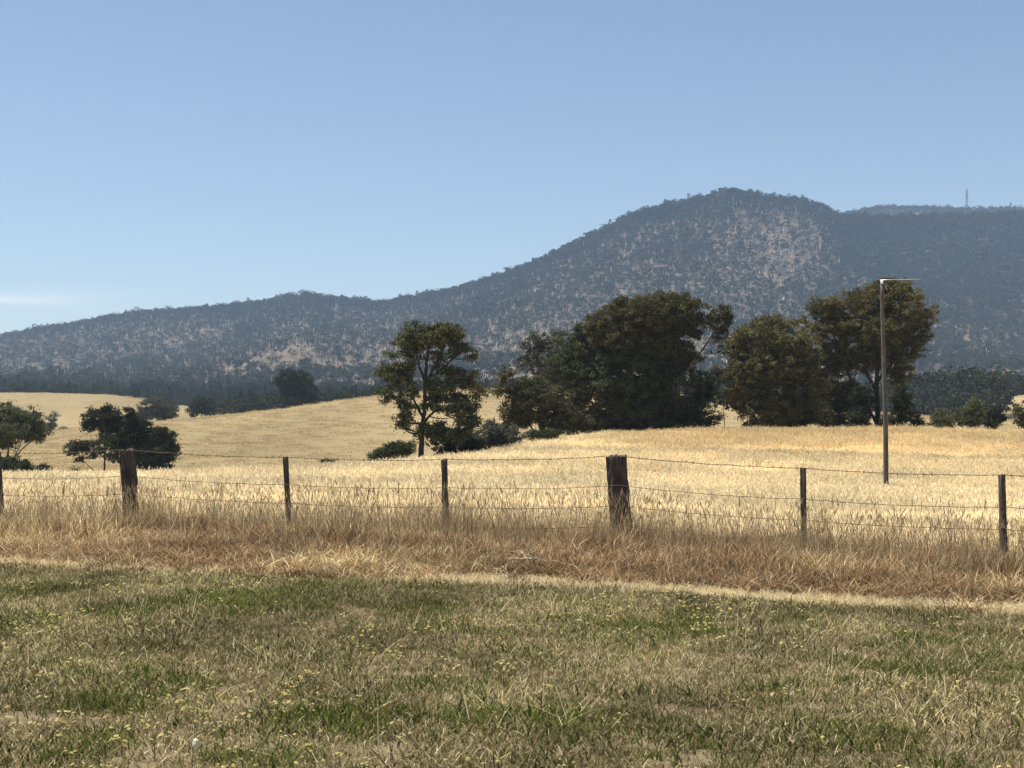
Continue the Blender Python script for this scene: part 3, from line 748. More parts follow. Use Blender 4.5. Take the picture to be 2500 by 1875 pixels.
# ------------------------------------------------------------------ individual trees and shrubs
LEAFS = {
 'olive': [(0.106, 0.099, 0.041), (0.131, 0.117, 0.052), (0.077, 0.076, 0.034), (0.156, 0.133, 0.063)],
 'green': [(.084, .092, .044), (.108, .113, .056), (.060, .068, .032), (.138, .134, .068)],
 'grey':  [(0.083, 0.089, 0.063), (0.103, 0.107, 0.080), (0.060, 0.066, 0.050), (0.138, 0.137, 0.110)],
 'rust':  [(0.088, 0.086, 0.044), (0.112, 0.102, 0.051), (0.062, 0.066, 0.036), (0.077, 0.086, 0.043)],
 'dark':  [(0.037, 0.048, 0.028), (0.050, 0.058, 0.036), (0.030, 0.038, 0.023), (0.062, 0.070, 0.041)],
 'bush':  [(0.055, 0.076, 0.033), (0.070, 0.091, 0.040), (0.043, 0.058, 0.025)],
}
def plant(name, label, cat, Yd, base, lobes, leaf='olive', size=0.24, dens=1.0, trunks=None, tr=0.25, bark=M_BARK, group=None, droop=0.5, limbs=True, seed=0, deep=0.7):
    """A tree or shrub: an empty at its foot, 'trunk' (stem and limbs) and 'crown' (leaves in tufts on twigs).
    base = (column, row) of the foot; lobes = (column, row, half width, half height[, density]) in photo px at distance Yd."""
    rg = np.random.default_rng(1000 + seed)
    m = Yd / F
    bx, by = W(base[0], base[1], Yd)[0], Yd
    gz_ = float(zat(np.array([bx]), np.array([by]))[0])
    root = np.array([bx, by, gz_])
    e = put(name, None, loc=root, label=label, cat=cat, group=group)
    LV, LC, G = [], [], Geo()
    cols = np.asarray(LEAFS[leaf])
    paths = trunks or [[(base[0], base[1]), (lobes[0][0], lobes[0][1])]]
    nodes = []
    for q, pth in enumerate(paths):
        P = np.array([W(a, b, Yd) for a, b in pth]) - root
        if q == 0 or P[0, 2] < 0.5: P[0, 2] = min(P[0, 2], -0.15)
        if q: P[:, 1] += np.linspace(0, rg.normal(0, 0.6), len(P))
        tt_ = np.linspace(0, 1, len(P)); tq = np.linspace(0, 1, 6 * len(P))
        S = pchip(tt_, P, tq) if len(P) > 2 else np.array([np.interp(tq, tt_, P[:, c]) for c in range(3)]).T
        S = S + rg.normal(0, 0.02, S.shape) * (np.arange(len(S)) > 1)[:, None]
        r0 = tr * (0.8 if q == 0 else 0.42)
        G.tube(S, r0 * (1 - 0.62 * tq) * (1 + 0.35 * np.exp(-tq * 14)), 8)
        nodes.append((S, r0 * (1 - 0.62 * tq)))
    allS = np.vstack([s for s, _ in nodes]); allR = np.concatenate([r for _, r in nodes])
    ok = allS[:, 2] > 0.12 * allS[:, 2].max()
    allS, allR = allS[ok], allR[ok]
    for li, lb in enumerate(lobes):
        den = lb[4] if len(lb) > 4 else 1.0
        c = W(lb[0], lb[1], Yd) - root
        rx, rz = lb[2] * m * 1.08, lb[3] * m * 1.08
        hue_ = np.array([1 + rg.normal(0, .06), 1 + rg.normal(0, .03), 1 + rg.normal(0, .06)])
        ry = max(min(rx, rz * 1.6) * deep, rx * 0.6)
        c[1] += rg.normal(0, 0.35) * rx
        # limb from the nearest lower point of the stems to this lobe
        dv = allS - c; score = np.linalg.norm(dv, axis=1) + np.where(allS[:, 2] > c[2] - 0.1 * rz, 3.0, 0) + 0.15 * rg.random(len(allS))
        k = int(np.argmin(score)); p0, rr0 = allS[k], max(min(allR[k] * 0.6, 0.16), 0.03)
        if limbs:
            tq = np.linspace(0, 1, 9)[:, None]
            sag = np.array([rg.normal(0, .12), rg.normal(0, .12), -0.10]) * np.linalg.norm(c - p0)
            S = p0 * (1 - tq) + c * tq + 4 * tq * (1 - tq) * sag
            G.tube(S, rr0 * (1 - 0.7 * tq[:, 0]), 6)
        vol = rx * ry * rz
        area = (rx * rz + rx * ry + ry * rz) * 4.19
        cr = size * 2.3
        nc = max(8, int(area / (np.pi * cr * cr) * 1.75 * dens * den ** 0.5))
        dv = rg.normal(size=(nc, 3)); dv /= np.linalg.norm(dv, axis=1)[:, None]
        rad = rg.uniform(0.12, 1.0, nc) ** 0.5
        bump_ = 1 + 0.16 * np.sin(dv[:, 0] * 5 + li) * np.cos(dv[:, 2] * 6 + li * 2) + rg.normal(0, .06, nc)
        cc = c + dv * (rad * bump_)[:, None] * np.array([rx, ry, rz])
        cc = cc[cc[:, 2] > 0.05]
        nc = len(cc)
        if limbs:
            pick = rg.random(nc) < min(1, 16 / max(nc, 1) + 0.10)
            for q in cc[pick]:
                w_ = rg.uniform(.35, .75); st = c * w_ + p0 * (1 - w_) if rg.random() < .5 else c
                mid = (st + q) / 2 + np.array([0, 0, -0.05]) * np.linalg.norm(q - st) + rg.normal(0, .06, 3)
                G.tube(np.array([st, mid, q]), np.array([rr0 * .42, rr0 * .28, .014]), 4, False)
        per = max(14, int(58 * den))
        sc3 = np.repeat(rg.uniform(.55, 1.25, (nc, 1)), per, 0)
        L0 = np.repeat(cc, per, 0) + rg.normal(0, 1, (nc * per, 3)) * np.array([cr, cr, cr * .7]) * .46 * sc3
        keep = L0[:, 2] > 0.02
        L0 = L0[keep]; nl = len(L0)
        a1 = rg.normal(size=(nl, 3)); a1[:, 2] -= droop * 1.6; a1 /= np.linalg.norm(a1, axis=1)[:, None]
        b1 = np.cross(a1, rg.normal(size=(nl, 3))); b1 /= np.linalg.norm(b1, axis=1)[:, None] + 1e-9
        ln = size * rg.uniform(.6, 1.2, nl)[:, None] * .6; wd = ln * rg.uniform(.38, .65, nl)[:, None]
        LV.append(np.stack([L0 - a1 * ln, L0 + b1 * wd, L0 + a1 * ln, L0 - b1 * wd], 1).reshape(-1, 3))
        tuft = np.repeat(rg.uniform(.7, 1.35, nc), per)[keep]
        cl = cols[rg.integers(0, len(cols), nl)] * (tuft * rg.uniform(.8, 1.2, nl))[:, None] * hue_
        LC.append(np.repeat(cl, 4, 0))
    V = np.vstack(LV); k = np.arange(len(V) // 4) * 4
    put('crown', mesh_np('crown', V, np.stack([k, k + 1, k + 2, k + 3], -1), None, M_LEAF, np.vstack(LC)), e)
    put('trunk' if cat == 'tree' else 'stem', G.mesh('trunk', bark, True), e)
    return len(k)
nleaf = 0
# --- the stand of gums on the rise
nleaf += plant('gum_tree', 'tall open gum tree with a dark bare trunk, beyond the middle of the fence', 'tree', 104, (1026, 1122),
  [(1035, 818, 66, 34), (1000, 838, 44, 24), (1080, 818, 40, 30), (1112, 832, 30, 34), (1140, 858, 24, 22, .5), (1158, 868, 10, 9, .5), (958, 866, 15, 12, .6), (944, 903, 28, 17),
   (985, 912, 32, 30), (942, 966, 24, 18, .8), (990, 985, 28, 26, .8), (988, 1022, 20, 24, .8), (985, 1044, 20, 12, .7), (1080, 948, 44, 32), (1130, 915, 40, 13, .8), (1115, 985, 32, 24),
   (1142, 1010, 36, 36), (1120, 1052, 34, 26), (1058, 1052, 46, 26), (1060, 985, 34, 26, .8), (1010, 875, 30, 20, .6), (1070, 870, 30, 18, .6), (1165, 960, 22, 16, .7), (1150, 940, 30, 18, .8), (960, 935, 26, 20, .8), (1075, 902, 28, 16, .6), (1005, 950, 24, 20, .6)],
  'green', .17, 1.0, [[(1026, 1122), (1030, 1060), (1036, 1000), (1038, 940), (1042, 880), (1050, 830)], [(1034, 1020), (1008, 970), (992, 915)], [(1035, 1030), (1062, 1005), (1092, 1000)],
   [(1038, 930), (1022, 890), (1012, 845)], [(1040, 935), (1062, 890), (1088, 835)], [(1042, 925), (1080, 900), (1110, 870), (1135, 850)], [(1036, 980), (1070, 960), (1110, 930)]], .24, seed=1)
nleaf += plant('grey_gum_tree', 'thin greyish gum rising behind the left shoulder of the great domed tree', 'tree', 132, (1318, 1060),
  [(1312, 842, 38, 34, .7), (1292, 885, 32, 34, .7), (1350, 850, 34, 40, .7), (1368, 812, 17, 9, .6), (1330, 915, 36, 30, .8)],
  'grey', .17, .85, [[(1318, 1060), (1322, 960), (1316, 890), (1312, 830)], [(1322, 960), (1345, 890), (1362, 830)]], .22, M_BARKP, seed=2)
nleaf += plant('domed_tree', 'great dome-shaped dark tree, the broadest crown on the rise', 'tree', 122, (1610, 1058),
  [(1589, 765, 112, 46), (1500, 800, 78, 46), (1575, 840, 118, 66), (1665, 785, 66, 48), (1754, 776, 33, 31), (1760, 828, 26, 42, .5), (1540, 752, 58, 28), (1450, 815, 50, 36), (1640, 745, 70, 28), (1426, 866, 72, 54), (1521, 915, 116, 62),
   (1372, 912, 56, 44), (1455, 985, 110, 62), (1600, 965, 92, 66), (1650, 880, 60, 50), (1560, 1020, 90, 36), (1660, 1010, 48, 44), (1480, 1038, 80, 22), (1580, 1042, 70, 18)],
  'rust', .18, 1.0, [[(1610, 1058), (1600, 980), (1585, 900), (1580, 820)], [(1604, 1040), (1560, 985), (1500, 900), (1470, 850)], [(1612, 1045), (1660, 930), (1710, 860), (1752, 800)],
   [(1604, 1050), (1570, 1010), (1500, 985), (1440, 960)], [(1600, 960), (1640, 880), (1665, 800)]], .34, M_BARKP, seed=3)
nleaf += plant('leaning_scrub_tree', 'low brownish bushy tree at the left foot of the great dome', 'tree', 114, (1330, 1080),
  [(1304, 975, 56, 50), (1262, 1010, 44, 46), (1350, 1010, 60, 52), (1236, 918, 22, 22, .7), (1238, 956, 28, 22, .7), (1285, 940, 36, 26, .8), (1205, 950, 26, 12, .5), (1390, 1035, 50, 30)],
  'rust', .17, .95, [[(1330, 1080), (1318, 1020), (1300, 960)], [(1328, 1070), (1270, 1000), (1238, 930)], [(1330, 1060), (1370, 1010)]], .18, seed=4)
nleaf += plant('broad_gum_tree', 'lower rounded gum between the domed tree and the power pole', 'tree', 120, (1900, 1054),
  [(1896, 796, 64, 30), (1838, 835, 62, 46), (1905, 850, 70, 44), (1850, 895, 70, 44), (1935, 905, 66, 48), (1840, 962, 58, 48), (1930, 980, 62, 46), (1880, 1010, 66, 36), (1800, 905, 28, 50), (1806, 845, 28, 44), (1800, 975, 28, 44), (1960, 855, 44, 44), (1985, 930, 40, 44), (1975, 1000, 40, 40), (1860, 1038, 50, 16), (1940, 1036, 50, 18)],
  'olive', .175, .95, [[(1900, 1054), (1890, 1000), (1880, 920), (1890, 820)], [(1902, 1045), (1865, 985), (1840, 900)], [(1905, 1045), (1945, 960), (1950, 900)]], .25, M_BARKP, seed=5)
nleaf += plant('tall_gum_tree', 'tallest gum on the rise with a forked trunk, standing behind the power pole', 'tree', 126, (2146, 1055),
  [(2172, 704, 60, 26), (2110, 742, 74, 36), (2010, 754, 38, 28), (2205, 758, 62, 48), (2276, 768, 19, 22, .6), (2040, 800, 78, 42), (2125, 805, 70, 40), (2175, 838, 80, 48), (2250, 812, 34, 42, .8),
   (2238, 858, 26, 24, .45), (2110, 880, 70, 36), (2030, 862, 44, 36), (2192, 905, 32, 40), (2022, 935, 44, 52), (2052, 1005, 42, 36), (2080, 960, 36, 40, .8), (2010, 1020, 40, 32)],
  'olive', .175, .95, [[(2146, 1055), (2142, 990), (2140, 930), (2150, 850), (2168, 730)], [(2143, 1040), (2120, 1000), (2075, 930), (2050, 870), (2020, 790)], [(2141, 960), (2108, 880), (2105, 780)],
   [(2142, 930), (2185, 870), (2215, 790)], [(2148, 880), (2205, 850), (2245, 815)]], .34, seed=6)
# --- understorey on the rise
def shrub(label, Yd, base, lobes, leaf='dark', size=.2, dens=1.0, seed=0, name='shrub', group='shrubs under and beside the gums'):
    return plant(name, label, 'shrub', Yd, base, lobes, leaf, size, dens, None, .05, M_BARK, group, 0.2, True, seed)
nleaf += shrub('smooth rounded dark green bush left of the open gum trunk', 100, (955, 1131), [(940, 1110, 38, 18), (968, 1102, 36, 24), (992, 1094, 24, 18), (912, 1122, 14, 9)], 'bush', 0.109, 1.3, 21)
nleaf += shrub('small lone low bush on the golden field edge left of the open gum', 92, (802, 1136), [(802, 1128, 17, 8)], 'dark', 0.088, 1.0, 22)
nleaf += shrub('dark shrub right at the foot of the open gum', 105, (1115, 1122), [(1085, 1085, 36, 34), (1130, 1082, 40, 34), (1160, 1092, 30, 26)], 'dark', 0.136, 1.1, 23)
nleaf += shrub('grey-green shrub between the open gum and the brownish bushy tree', 108, (1215, 1105), [(1205, 1058, 38, 34), (1240, 1066, 40, 30), (1180, 1085, 30, 24)], 'grey', 0.136, 1.1, 24)
nleaf += shrub('low green shrub in the grass edge under the brownish bushy tree', 108, (1345, 1078), [(1345, 1060, 26, 14), (1310, 1064, 24, 14)], 'bush', 0.116, 1.1, 25)
nleaf += shrub('dark shrub filling the right foot of the great dome', 126, (1700, 1055), [(1715, 945, 40, 42), (1690, 990, 34, 40), (1700, 1025, 40, 26)], 'dark', 0.150, 1.1, 26)
nleaf += shrub('mid-height green shrub in the gap beside the lower rounded gum', 134, (1770, 1052), [(1762, 925, 36, 34), (1790, 960, 32, 34), (1745, 975, 30, 30)], 'grey', 0.163, .9, 27)
nleaf += shrub('scraggy brown shrub in the gap below the hanging branch', 122, (1745, 1052), [(1742, 1022, 30, 20, .6), (1722, 1038, 26, 14, .7)], 'rust', 0.136, .8, 28)
nleaf += shrub('very dark shrub left of the forked trunk by the power pole', 124, (2106, 1052), [(2106, 972, 28, 32), (2095, 1020, 34, 26)], 'dark', 0.136, 1.2, 29)
nleaf += shrub('upright very dark shrub just right of the power pole', 122, (2200, 1052), [(2200, 972, 25, 32), (2206, 1015, 26, 28), (2172, 1030, 22, 20)], 'dark', 0.136, 1.1, 30)
nleaf += shrub('small dark shrub right of the upright one by the power pole', 128, (2238, 1052), [(2236, 1016, 16, 20, .8), (2246, 1034, 20, 12)], 'dark', 0.136, 1.0, 31)
nleaf += shrub('low olive bush right of the power pole on the crest', 140, (2322, 1050), [(2318, 1018, 40, 22), (2290, 1030, 24, 16)], 'green', 0.163, 1.0, 32)
nleaf += shrub('taller dark bush in the middle of the bushes right of the power pole', 140, (2378, 1052), [(2377, 1002, 26, 34), (2365, 1030, 30, 18)], 'green', 0.163, 1.0, 33)
nleaf += shrub('dark bush right of the tallest one in the row right of the power pole', 142, (2425, 1054), [(2425, 1014, 28, 26), (2408, 1032, 26, 16)], 'dark', 0.163, 1.0, 34)
nleaf += shrub('brownish bush at the right edge of the picture on the crest', 138, (2488, 1056), [(2488, 1010, 22, 26, .8), (2505, 1030, 24, 20)], 'rust', 0.163, 1.0, 35)
# --- trees in the hollow on the left
nleaf += plant('gum_tree', 'dark gum with several stems cut by the left edge of the picture', 'tree', 150, (15, 1162),
  [(60, 1020, 46, 26), (14, 1012, 34, 28), (30, 1055, 60, 26), (86, 1068, 26, 14, .8), (-30, 1040, 46, 44), (60, 1042, 46, 28), (100, 1052, 18, 14, .8), (0, 1075, 36, 20)],
  'green', .18, 1.0, [[(15, 1162), (20, 1110), (14, 1040)], [(16, 1150), (40, 1100), (62, 1030)], [(12, 1150), (-10, 1100), (-30, 1050)], [(18, 1140), (56, 1095), (90, 1070)]], .22, M_BARKP, seed=40)
nleaf += shrub('dense dark green bush under the gum at the left edge', 147, (40, 1166), [(30, 1135, 44, 24), (68, 1146, 26, 18)], 'bush', 0.163, 1.2, 41, group='bushes in the hollow')
nleaf += shrub('small round bush right of the dense bush near the left edge', 149, (110, 1163), [(110, 1144, 15, 14)], 'bush', 0.122, 1.2, 42, group='bushes in the hollow')
nleaf += plant('flat_topped_tree', 'small thin-trunked tree with a flat umbrella of leaves, left of the grey strainer post', 'tree', 146, (256, 1164),
  [(205, 1088, 40, 13), (188, 1100, 28, 12, .8), (240, 1098, 22, 12, .7), (192, 1122, 18, 8, .6), (186, 1150, 14, 7, .6), (228, 1112, 20, 10, .5), (266, 1075, 22, 16, .5)],
  'dark', .17, 1.0, [[(256, 1164), (255, 1110), (257, 1060), (252, 1030)], [(256, 1120), (235, 1100), (205, 1088)], [(250, 1158), (215, 1135), (195, 1120)], [(257, 1090), (275, 1060)]], .13, M_BARK, seed=43)
nleaf += plant('spreading_tree', 'broad dark tree with drooping right side, behind the grey strainer post', 'tree', 158, (318, 1160),
  [(250, 1018, 46, 24), (222, 1040, 26, 14), (268, 998, 14, 12, .8), (316, 1004, 14, 11, .8), (310, 1035, 52, 28), (335, 1075, 66, 36), (398, 1072, 28, 30), (412, 1100, 22, 26, .7), (352, 1118, 54, 30), (372, 1138, 40, 18, .7), (285, 1060, 44, 30), (385, 1095, 46, 36), (300, 1105, 40, 26, .8)],
  'dark', .19, 1.3, [[(318, 1160), (312, 1100), (300, 1030)], [(314, 1110), (350, 1080), (400, 1070)], [(308, 1070), (270, 1030)]], .22, M_BARK, seed=44)
nleaf += plant('hill_tree', 'round grey-green tree on the shoulder of the tan hill, above the spreading tree', 'tree', 348, (404, 1036),
  [(378, 992, 38, 24), (418, 1002, 24, 22), (352, 1010, 20, 16), (398, 1014, 30, 14)],
  'grey', .30, 1.0, [[(404, 1036), (402, 1010), (380, 992)], [(404, 1025), (420, 1004)]], .32, M_BARKP, seed=45)
nleaf += plant('hollow_tree', 'slim feathery tree top over the left hill line, right of the edge gum', 'tree', 400, (132, 1068),
  [(122, 1034, 18, 18, .8), (134, 1014, 9, 10, .6), (112, 1048, 16, 14)], 'grey', .32, .9, [[(132, 1068), (130, 1040), (134, 1012)]], .25, M_BARKP, seed=46)
nleaf += shrub('long low dark shrubs on the left hill line right of the feathery tree', 395, (158, 1066), [(150, 1054, 22, 12), (175, 1058, 12, 9)], 'dark', 0.306, 1.1, 47, group='bushes in the hollow')
nleaf += plant('wood_edge_tree', 'rounded dark tree at the left end of the far wood', 'tree', 425, (492, 1018),
  [(492, 988, 30, 22), (478, 1002, 20, 14), (515, 1000, 24, 16)], 'dark', .34, 1.0, [[(492, 1022), (492, 990)]], .3, M_BARK, seed=48)
nleaf += plant('tall_wood_tree', 'tallest dark gum standing up from the far wood behind the tan hill', 'tree', 410, (718, 1000),
  [(712, 918, 32, 17), (742, 930, 26, 16), (690, 932, 20, 16), (748, 955, 24, 18), (706, 955, 26, 18), (725, 975, 36, 16), (756, 975, 18, 14)],
  'dark', .34, 1.0, [[(718, 1004), (718, 960), (715, 920)], [(718, 965), (742, 935)], [(718, 970), (695, 940)]], .32, M_BARK, seed=49)
print('leaves', nleaf)

# ------------------------------------------------------------------ power pole
Yp = 66.0
pb = W(2163, 1200, Yp); pb[2] = float(zat(np.array([pb[0]]), np.array([Yp]))[0])
ptop = W(2155, 694, Yp) - pb
e = put('power_pole', None, loc=pb, label='tall grey timber power pole standing alone in the golden field', cat='power pole')
g = Geo(); tq = np.linspace(0, 1, 26)
P = np.outer(tq, ptop) + np.array([0, 0, -0.4]) * (1 - tq)[:, None]
P[:, 0] += 0.03 * np.sin(tq * 5)
g.tube(P, 0.120 - 0.038 * tq + R.normal(0, .002, 26), 18)
put('pole_shaft', g.mesh('pole_shaft', M_POLE, True), e)
g = Geo(); c = ptop + np.array([-0.02, 0, 0.02])
zz = np.array([0, .03, .05, .09, .10, .14, .15, .18]); rr = np.array([.05, .075, .05, .085, .05, .07, .04, .02])
g.tube(np.stack([np.full(8, c[0] - .02), np.full(8, c[1] - .05), c[2] + zz], -1), rr, 12)
ins = put('insulator', g.mesh('insulator', M_PORC, True), e)
g = Geo(); g.tube(np.array([c + (0.06, 0, -.02), c + (.07, 0, .05), c + (.07, 0, .13)]), np.array([.07, .085, .06]), 10)
put('pole_cap', g.mesh('pole_cap', M_BLACK, True), e)
g = Geo(); a0 = c + np.array([-.12, -.02, .17]); a1 = c + np.array([1.72, .25, .24])
g.tube(np.array([a0, a0 * .5 + a1 * .5, a1]), np.array([.010, .014, .026]), 8)
arm = put('side_arm', g.mesh('side_arm', M_STEEL, True), e)
g = Geo(); g.tube(np.array([c + (.02, .0, .02), c + (.14, 0, -.1), c + (.22, .0, -.28)]), .012, 6)
put('drop_lead', g.mesh('drop_lead', M_STEEL, True), e)

# ------------------------------------------------------------------ ridge towers
def tower(px, top, bot, label, wide, seed):
    b = W(px, bot, 3740.0); h = (bot - top) * 3740 / F
    e = put('ridge_tower', None, loc=b - np.array([0, 0, 6]), label=label, cat='tower', group='towers on the far ridge')
    h += 6
    lv = np.linspace(0, 1, 9)
    hw = lambda t: wide * (1 - .72 * t)
    for sx in (-1, 1):
        for sy in (-1, 1):
            g = Geo(); g.tube(np.array([(sx * hw(t), sy * hw(t), h * t) for t in lv]), .34, 4); put('leg', g.mesh('leg', M_TOWER), e)
    g = Geo()
    for t0, t1 in zip(lv[:-1], lv[1:]):
        for f in range(4):
            a, b_ = [(-1, -1), (1, -1), (1, 1), (-1, 1)][f], [(1, -1), (1, 1), (-1, 1), (-1, -1)][f]
            p = lambda s, t: (s[0] * hw(t), s[1] * hw(t), h * t)
            g.tube(np.array([p(a, t0), p(b_, t1)]), .2, 4, False); g.tube(np.array([p(b_, t0), p(a, t1)]), .2, 4, False); g.tube(np.array([p(a, t1), p(b_, t1)]), .2, 4, False)
    put('bracing', g.mesh('bracing', M_TOWER), e)
    g = Geo(); g.tube(np.array([(0, 0, h), (0, 0, h * 1.12)]), .25, 5); put('antenna', g.mesh('antenna', M_TOWER), e)
    rg = np.random.default_rng(seed)
    for q in range(4):
        t = rg.uniform(.55, .95); g = Geo(); s = rg.choice([-1, 1])
        g.tube(np.array([(s * hw(t), -hw(t) - .4, h * t), (s * hw(t), -hw(t) - 1.4, h * t)]), np.array([1.3, 1.5]), 10); put('dish', g.mesh('dish', M_TOWER), e)
tower(2360, 461, 514, 'tall lattice tower on the far ridge at the upper right', 3.4, 1)
tower(2467, 494, 514, 'short lattice tower on the far ridge near the right edge', 2.6, 2)

# ------------------------------------------------------------------ fence posts
def post(name, label, px_t, row_t, px_b, rad, seed, strainer=False):
    u_ = (px_b - PX0) / F; Yb = FY0 / (1 + FS * u_); Xb = u_ * Yb
    zb = float(zat(np.array([Xb]), np.array([Yb]))[0])
    base = np.array([Xb, Yb, zb])
    top = W(px_t, row_t, Yb) - base
    rg = np.random.default_rng(seed)
    k, nr = (26, 22) if strainer else (12, 16)
    th = np.arange(k) / k * 2 * np.pi
    prof = 1 + 0.10 * np.sin(2 * th + rg.random() * 6) + 0.06 * np.sin(3 * th + rg.random() * 6) + rg.normal(0, .05, k)
    prof[rg.integers(0, k, 3 if strainer else 1)] -= 0.20      # drying splits
    tq = np.linspace(0, 1, nr)
    V = []
    for q, t in enumerate(tq):
        c = np.array([top[0] * t, top[1] * t, -0.4 + (top[2] + 0.4) * t])
        r_ = rad * (1.06 - 0.12 * t) * prof * (1 + 0.05 * np.sin(t * 7 + th * 2) + rg.normal(0, .030, k))
        if strainer: r_ = r_ * (1 + 0.10 * np.exp(-((t - .72) / .05) ** 2) * np.maximum(0, np.cos(th - 0.1)))
        x = r_ * np.cos(th); y = r_ * np.sin(th); z = np.zeros(k)
        if q == nr - 1: z = 0.16 * (x + 0.5 * y) + rg.normal(0, .022 if strainer else .009, k)
        V += [(c[0] + x[s], c[1] + y[s], c[2] + z[s]) for s in range(k)]
    V = np.array(V)
    i, j = np.meshgrid(np.arange(nr - 1), np.arange(k), indexing='ij')
    Q = np.stack([i * k + j, i * k + (j + 1) % k, (i + 1) * k + (j + 1) % k, (i + 1) * k + j], -1).reshape(-1, 4)
    m0 = len(V); rim = V[(nr - 1) * k:]; inner = rim * .55 + rim.mean(0) * .45 + rg.normal(0, .008, rim.shape) + np.array([0, 0, .006])
    V = np.vstack([V, inner, inner.mean(0)[None] - np.array([0, 0, .01])])
    Q = np.vstack([Q, [((nr - 1) * k + s, (nr - 1) * k + (s + 1) % k, m0 + (s + 1) % k, m0 + s) for s in range(k)]])
    T = [(m0 + s, m0 + (s + 1) % k, m0 + k) for s in range(k)]
    o = put(name, mesh_np(name, V, Q, T, M_POST), loc=base, label=label, cat='fence post', group='posts of the paddock fence')
    return base, top, rad, o
posts = []
PD = [('fence_post', 'slim dark fence post cut by the left edge of the picture', -4, 1106, 10, .048, False),
      ('strainer_post', 'thick grey weathered strainer post with split top, in front of the spreading tree', 310, 1098, 326, .128, True),
      ('fence_post', 'slim dark fence post next right of the grey strainer post', 697, 1117, 711, .050, False),
      ('fence_post', 'slim fence post with straw against it, below the open gum tree', 1085, 1122, 1091, .048, False),
      ('strainer_post', 'thick dark strainer post leaning left, right of the picture middle', 1503, 1113, 1524, .142, True),
      ('fence_post', 'slim straight fence post left of the power pole, brown tussock at its foot', 1961, 1144, 1964, .049, False),
      ('fence_post', 'slim leaning fence post nearest the right edge of the picture', 2446, 1160, 2455, .050, False)]
for q, (nm, lb, a, b, c, r_, s) in enumerate(PD): posts.append(post(nm, lb, a, b, c, r_, 50 + q, s))
# wire staples on each post
for base, top, rad, o in posts:
    for hgt in (.03, .43, .73, 1.03):
        f = 1 - hgt / top[2]
        if f < 0.1: continue
        c = np.array([top[0] * f, -rad * 1.12, top[2] * f])
        g = Geo(); g.tube(np.array([c + (-.016, .02, 0), c + (-.016, -.004, 0), c + (.016, -.004, 0), c + (.016, .02, 0)]), .004, 4)
        st = put('staple', g.mesh('staple', M_WIRE), o)

# ------------------------------------------------------------------ wires
line = []
l0 = posts[0]; 
for base, top, rad, o in posts: line.append((base, top, rad))
dl = line[1][0] - line[0][0]; dr = line[-1][0] - line[-2][0]
ends = [(line[0][0] - dl * 1.6, line[0][1], .05)] + line + [(line[-1][0] + dr * 1.5, line[-1][1], .05)]
for nm, lb, hgt, rw, sag in (('barbed_wire', 'barbed top wire of the paddock fence', .035, .0048, .03),
                             ('fence_wire', 'plain wire second from the top of the fence', .43, .0042, .035),
                             ('fence_wire', 'plain wire third from the top of the fence', .73, .0040, .03),
                             ('fence_wire', 'lowest plain wire of the fence, half hidden in the brown grass', 1.03, .0036, .03)):
    pts = []
    for q in range(len(ends)):
        base, top, rad = ends[q]; f = 1 - hgt / top[2]
        pts.append(base + np.array([top[0] * f, -rad * 1.1 - .004, top[2] * f]) if hgt > .1 else base + np.array([top[0], -rad * .6, top[2] + .004]))
    P = []
    for a, b in zip(pts[:-1], pts[1:]):
        for t in np.linspace(0, 1, 22)[:-1]:
            P.append(a * (1 - t) + b * t - np.array([0, 0, 4 * t * (1 - t) * sag * R.uniform(.9, 1.1)]))
    P.append(pts[-1]); P = np.array(P); P[:, 2] += R.normal(0, .0022, len(P))
    g = Geo(); g.tube(P, rw, 5)
    w = put(nm, g.mesh(nm, M_WIRE), label=lb, cat='wire', group='wires of the paddock fence')
    if hgt < .1:
        g = Geo(); sl = np.concatenate([[0], np.cumsum(np.linalg.norm(np.diff(P, axis=0), axis=1))])
        for s in np.arange(.05, sl[-1], .115):
            c = np.array([np.interp(s, sl, P[:, k]) for k in range(3)])
            for q in range(2):
                dv = R.normal(size=3); dv[0] *= .5; dv /= np.linalg.norm(dv); dv *= .019
                g.tube(np.array([c - dv, c + dv]), .0034, 4)
        put('barbs', g.mesh('barbs', M_WIRE), w, kind='stuff')

# ------------------------------------------------------------------ small things
# straw leaning on the third slim post and tall stalks near the strainer
def straw_sheaf(label, px, Yoff, n_, hgt, wind, seed):
    u_ = (px - PX0) / F; Yb = FY0 / (1 + FS * u_) + Yoff; Xb = u_ * Yb
    rg = np.random.default_rng(seed)
    V, Q, T, C = blades(n_, .10, hgt, (.004, .007), .16, .35, [(.52, .41, .24), (.45, .33, .19), (.60, .49, .30)], rg, (.6, .10, .012, (.46, .35, .2)), wind=wind)
    m = M_SHEAF
    put('straw_tuft', mesh_np('straw_tuft', V, Q, T, m, C), loc=(Xb, Yb, float(zat(np.array([Xb]), np.array([Yb]))[0])), label=label, cat='grass tuft')
M_SHEAF = foliage_mat('straw_sheaf', .38)
straw_sheaf('pale straw tuft leaning against the slim post below the open gum', 1096, -.12, 60, (.5, .95), -.22, 71)
straw_sheaf('sparse tall straw stalks just left of the dark strainer post', 1375, .3, 34, (.7, 1.25), .08, 72)
straw_sheaf('straw stalks crossing the slim post nearest the right edge', 2462, -.15, 26, (.4, .8), -.15, 73)
straw_sheaf('grey dead stalks right of the slim post left of the power pole', 1992, -.1, 60, (.45, .7), .05, 74)

